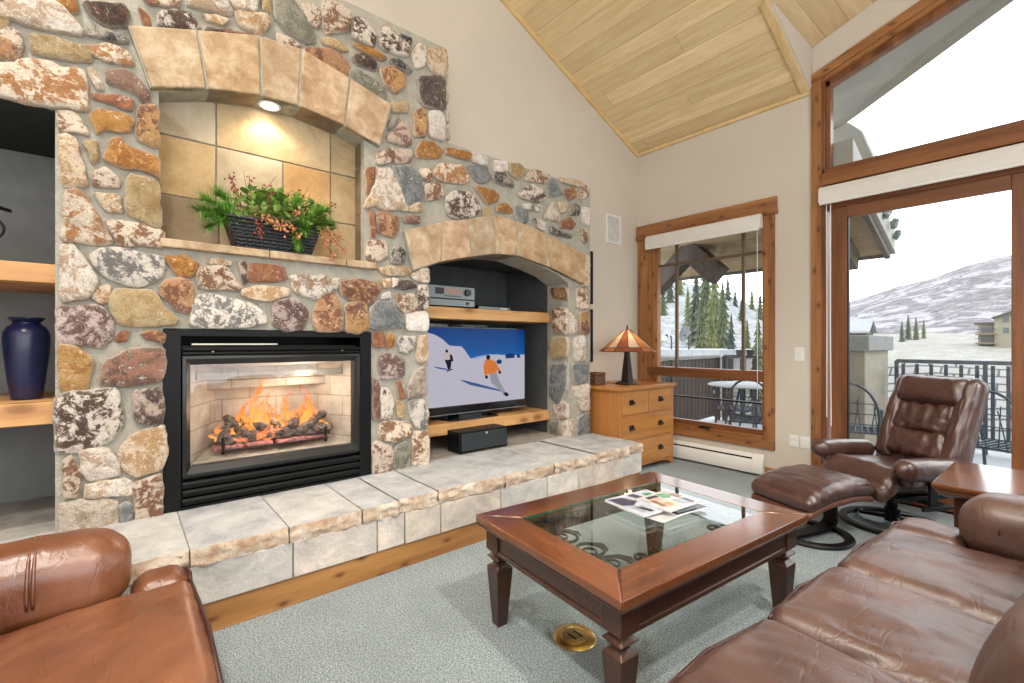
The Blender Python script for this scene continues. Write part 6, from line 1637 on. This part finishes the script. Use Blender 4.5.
n1 = t.noise(v, .045, 6, .68, 1.4); n2 = t.noise(v, .35, 6, .75, .5); n3 = t.noise(v, 1.5, 3, .7)
c = t.ramp(n2, [(.38, (.075, .070, .085, 1)), (.5, (.125, .12, .135, 1)), (.64, (.18, .175, .175, 1))])
c = t.mix(t.ramp(t.math('ADD', t.math('MULTIPLY', n1, .72), t.math('MULTIPLY', n2, .28)), [(.49, 0.), (.53, 1.)]), c, (.29, .275, .30, 1))
c = t.mix(t.math('MULTIPLY', t.ramp(n3, [(.45, 0.), (.6, 1.)]), .3), c, (.26, .25, .25, 1))
terr('mountain', t.bsdf(c, .95, 0, None, 0, .1), -190, 140, 130, 300, 150, 60, mz)
HIL = [(-260, 60), (-120, 27), (-72, 17), (-57, 15), (-47.7, 13), (-41.6, 10.3), (-35, 7.0), (-30, 3), (-22, -1)]
def hz_(x, y):
    q = max(0, min(1, (y - 22) / 68)); return -2.5 + (lerp_tab(HIL, x * 90 / max(y, 22)) + 2.5) * q + noise.noise(Vector((x * .1, y * .1, 2))) * .5 * q
t = NT('snow_slope'); v = t.coords(); n1 = t.noise(v, .35, 6, .7, .5); n2 = t.noise(t.coords((1.2, 1.2, .25)), 1.3, 5, .7)
c = t.ramp(n2, [(.44, (.26, .27, .29, 1)), (.56, (.10, .105, .085, 1))]); c = t.mix(t.ramp(n1, [(.35, 0.), (.5, 1.)]), (.275, .28, .30, 1), c)
terr('hill', t.bsdf(c, .9), -150, -18, 22, 90, 70, 30, hz_)
t = NT('brushy_ground'); v = t.coords(); n1 = t.noise(v, .5, 6, .72); n2 = t.noise(v, 2.5, 5, .75)
c = t.ramp(n2, [(.4, (.23, .225, .20, 1)), (.56, (.18, .17, .14, 1)), (.7, (.12, .11, .095, 1))]); c = t.mix(t.ramp(n1, [(.48, 0.), (.62, 1.)]), c, (.26, .26, .265, 1))
terr('ground', t.bsdf(c, .95), -60, 60, 8.4, 150, 40, 40, lambda x, y: -3.6 + noise.noise(Vector((x * .15, y * .15, 3))) * .6 + max(0, y - 30) * .06)
# conifers: one built, the others copied
def conifer(h=10., seed=1):
    R3 = random.Random(seed); b = MB(); L = 15
    for i in range(L):
        q = i / (L - 1); z = h * (.10 + .86 * q); r = h * .165 * (1 - q) ** .85 + .12; n = 11
        v = [(0, 0, z + h * .085)]
        for k in range(2 * n):
            a = PI * k / n + i * .7 + R3.uniform(-.12, .12); rr = r * (R3.uniform(.8, 1.2) if k % 2 == 0 else .45)
            v.append((rr * math.cos(a), rr * math.sin(a), z - rr * (.35 if k % 2 == 0 else .1)))
        b.add(v, [(0, 1 + k, 1 + (k + 1) % (2 * n)) for k in range(2 * n)])
    return b
CON = [plain('conifer_a', (.085, .105, .055, 1), .9, var=.5, scale=2), plain('conifer_b', (.13, .15, .065, 1), .9, var=.5, scale=2), plain('conifer_c', (.065, .08, .06, 1), .9, var=.5, scale=2)]
protos = []
TREES = [(-17.6, 34, -2.0, 9.7), (-14.9, 30, -2.0, 8.3), (-20.5, 38, -2.0, 9.4), (-13.4, 28, -2.0, 6.9), (-25.2, 45, 0, 7.0), (-9.2, 20, -2.0, 4.4), (-7.7, 19, -2.0, 4.3), (-11.1, 26, -2.0, 4.5), (-36.3, 60, 0, 12.0), (-31.2, 50, 0, 8.5), (-40.7, 70, 0, 14.4), (-26.3, 60, 0, 6.9), (-28.1, 70, 0, 8.4), (-33.4, 80, 0, 10.4), (-33.9, 75, 0, 10.0), (-11.6, 22, -2.0, 5.5), (-12.1, 24, -2.0, 5.4), (-37.4, 80, 0, 12.5), (-48.4, 85, 0, 14.1), (-11.8, 30, -2.0, 4.2), (-20.1, 120, -2, 9.4), (-18.6, 118, -2, 8.9), (-18.5, 125, -2, 8.7), (-20.2, 115, -2, 8.1), (-19.2, 32, -2.0, 6.5), (-16.6, 30, -2.0, 5.9)]
for i, (x, y, z, h) in enumerate(TREES[:24]):
    k = i % 3
    if y > 100: lab, gr = 'small dark evergreen at the foot of the mountain', 'evergreens at the foot of the mountain'; z, h = 1.2, h - 3.8
    else: lab, gr = 'evergreen tree on the snowy slope outside the casement window', 'evergreens on the snowy slope'
    if i < 3:
        o = thing('conifer_tree', lab, 'tree', (x, y, z), 0, gr)
        b = MB(); b.tube([(0, 0, 0), (0, 0, 5), (0, 0, 9.6)], [.2, .13, .03], 8); b.build('trunk', DRK, o, local=True)
        conifer(10, i + 1).build('foliage', CON[k], o, local=True); protos.append(o)
    else:
        o = dup(protos[k], None, (x, y, z), rnd.uniform(0, 6), lab, gr)
    s = h / 10; o.scale = (s * rnd.uniform(.75, .95), s * rnd.uniform(.75, .95), s)
# bare brush behind the balcony
TW2 = plain('pale_brush', (.24, .22, .17, 1), .9, var=.3)
def shrub(seed):
    R3 = random.Random(seed); b = MB()
    for i in range(130):
        a = R3.uniform(0, 2 * PI); e = R3.uniform(.35, 1.4); l = R3.uniform(.7, 1.5); d = Vector((math.cos(a) * math.cos(e), math.sin(a) * math.cos(e), math.sin(e)))
        p = Vector((R3.gauss(0, .12), R3.gauss(0, .12), 0)); s_, u_ = frame_of(d); w = .014; m = p + d * l * .5
        b.add([p - s_ * w, p + s_ * w, m + s_ * w * .7, m - s_ * w * .7, m + d * l * .5 + s_ * R3.uniform(-.2, .2)], [(0, 1, 2, 3), (3, 2, 4)])
    return b
sp0 = None
for i in range(16):
    x = -6.6 + (i % 4) * 3.4 + rnd.uniform(-.3, .3); y = 21 + (i // 4) * 4.6 + rnd.uniform(-.5, .5); lab = 'bare pale shrub beyond the balcony railing'
    if sp0 is None:
        sp0 = shrub(5).build('bare_shrub', TW2); tag(sp0, lab, 'shrub', 'bare shrubs beyond the balcony'); o = sp0
    else: o = dup(sp0)
    o.location = (x, y, -3.3); o.rotation_euler = (0, 0, rnd.uniform(0, 6)); s = rnd.uniform(1.1, 1.25); o.scale = (s, s, s * 2.0)

# ------------------------------------------------------------------ light and camera
def lamp(name, ty, loc, e, col=(1, 1, 1), size=.1, rot=(0, 0, 0), spot=None, blend=.5):
    l = bpy.data.lights.new(name, ty); l.energy = e; l.color = col
    if ty in ('POINT', 'SPOT'): l.shadow_soft_size = size
    if ty == 'AREA': l.size = size
    if spot: l.spot_size = spot; l.spot_blend = blend
    o = bpy.data.objects.new(name, l); COL.objects.link(o); o.location = loc; o.rotation_euler = rot; return o
lamp('niche_lamp', 'SPOT', (-2.995, .66, 2.625), 9, (1, .87, .66), .04, (0, math.radians(-4), 0), math.radians(150), .6)
lamp('shade_bulb', 'POINT', (-2.84, 3.90, 1.25), 1.0, (1, .72, .42), .03)
lamp('fire_glow', 'POINT', (-3.10, .70, .86), 2.6, (1, .66, .42), .08)
lamp('fire_glow', 'POINT', (-3.06, .86, 1.04), 2.8, (1, .88, .74), .05)
for x, y in ((-1.6, -1.2), (.9, -1.2), (1.5, 1.2)):
    lamp('fill_spot', 'SPOT', (x, y, zc(y) - .25), 420, (1, .95, .88), .12, (0, 0, 0), math.radians(120), .6)  # unseen spots added under the ceiling to fill the room with light
lamp('fill_uplight', 'SPOT', (1.4, -.9, 1.8), 330, (1, .93, .82), .15, (PI, 0, 0), math.radians(150), .7)  # unseen upward spot, added behind the camera to brighten the ceiling
w = bpy.data.worlds.new('sky'); SC.world = w; w.use_nodes = True
w.node_tree.nodes['Background'].inputs[0].default_value = (.93, .96, 1.0, 1); w.node_tree.nodes['Background'].inputs[1].default_value = 2.8
s = bpy.data.lights.new('sun', 'SUN'); s.energy = 0.8; s.angle = math.radians(25); s.color = (1, .97, .92)
so = bpy.data.objects.new('sun', s); COL.objects.link(so); so.rotation_euler = (math.radians(50), 0, math.radians(150))
cam = bpy.data.cameras.new('camera'); co = bpy.data.objects.new('camera', cam); COL.objects.link(co)
cam.sensor_width = 36; cam.lens = 464 / 1024 * 36; cam.clip_start = .02; cam.clip_end = 1000
co.location = (0, 0, 1.25); co.rotation_euler = (PI / 2, 0, math.radians(50)); cam.shift_y = 1.5 / 1024
SC.camera = co
vs = SC.view_settings; vs.view_transform = 'Standard'; vs.look = 'None'; vs.gamma = 1; vs.use_curve_mapping = False; vs.exposure = .38
SC.cycles.max_bounces = 10; SC.cycles.transparent_max_bounces = 24; SC.cycles.sample_clamp_indirect = 6; SC.cycles.use_denoising = True
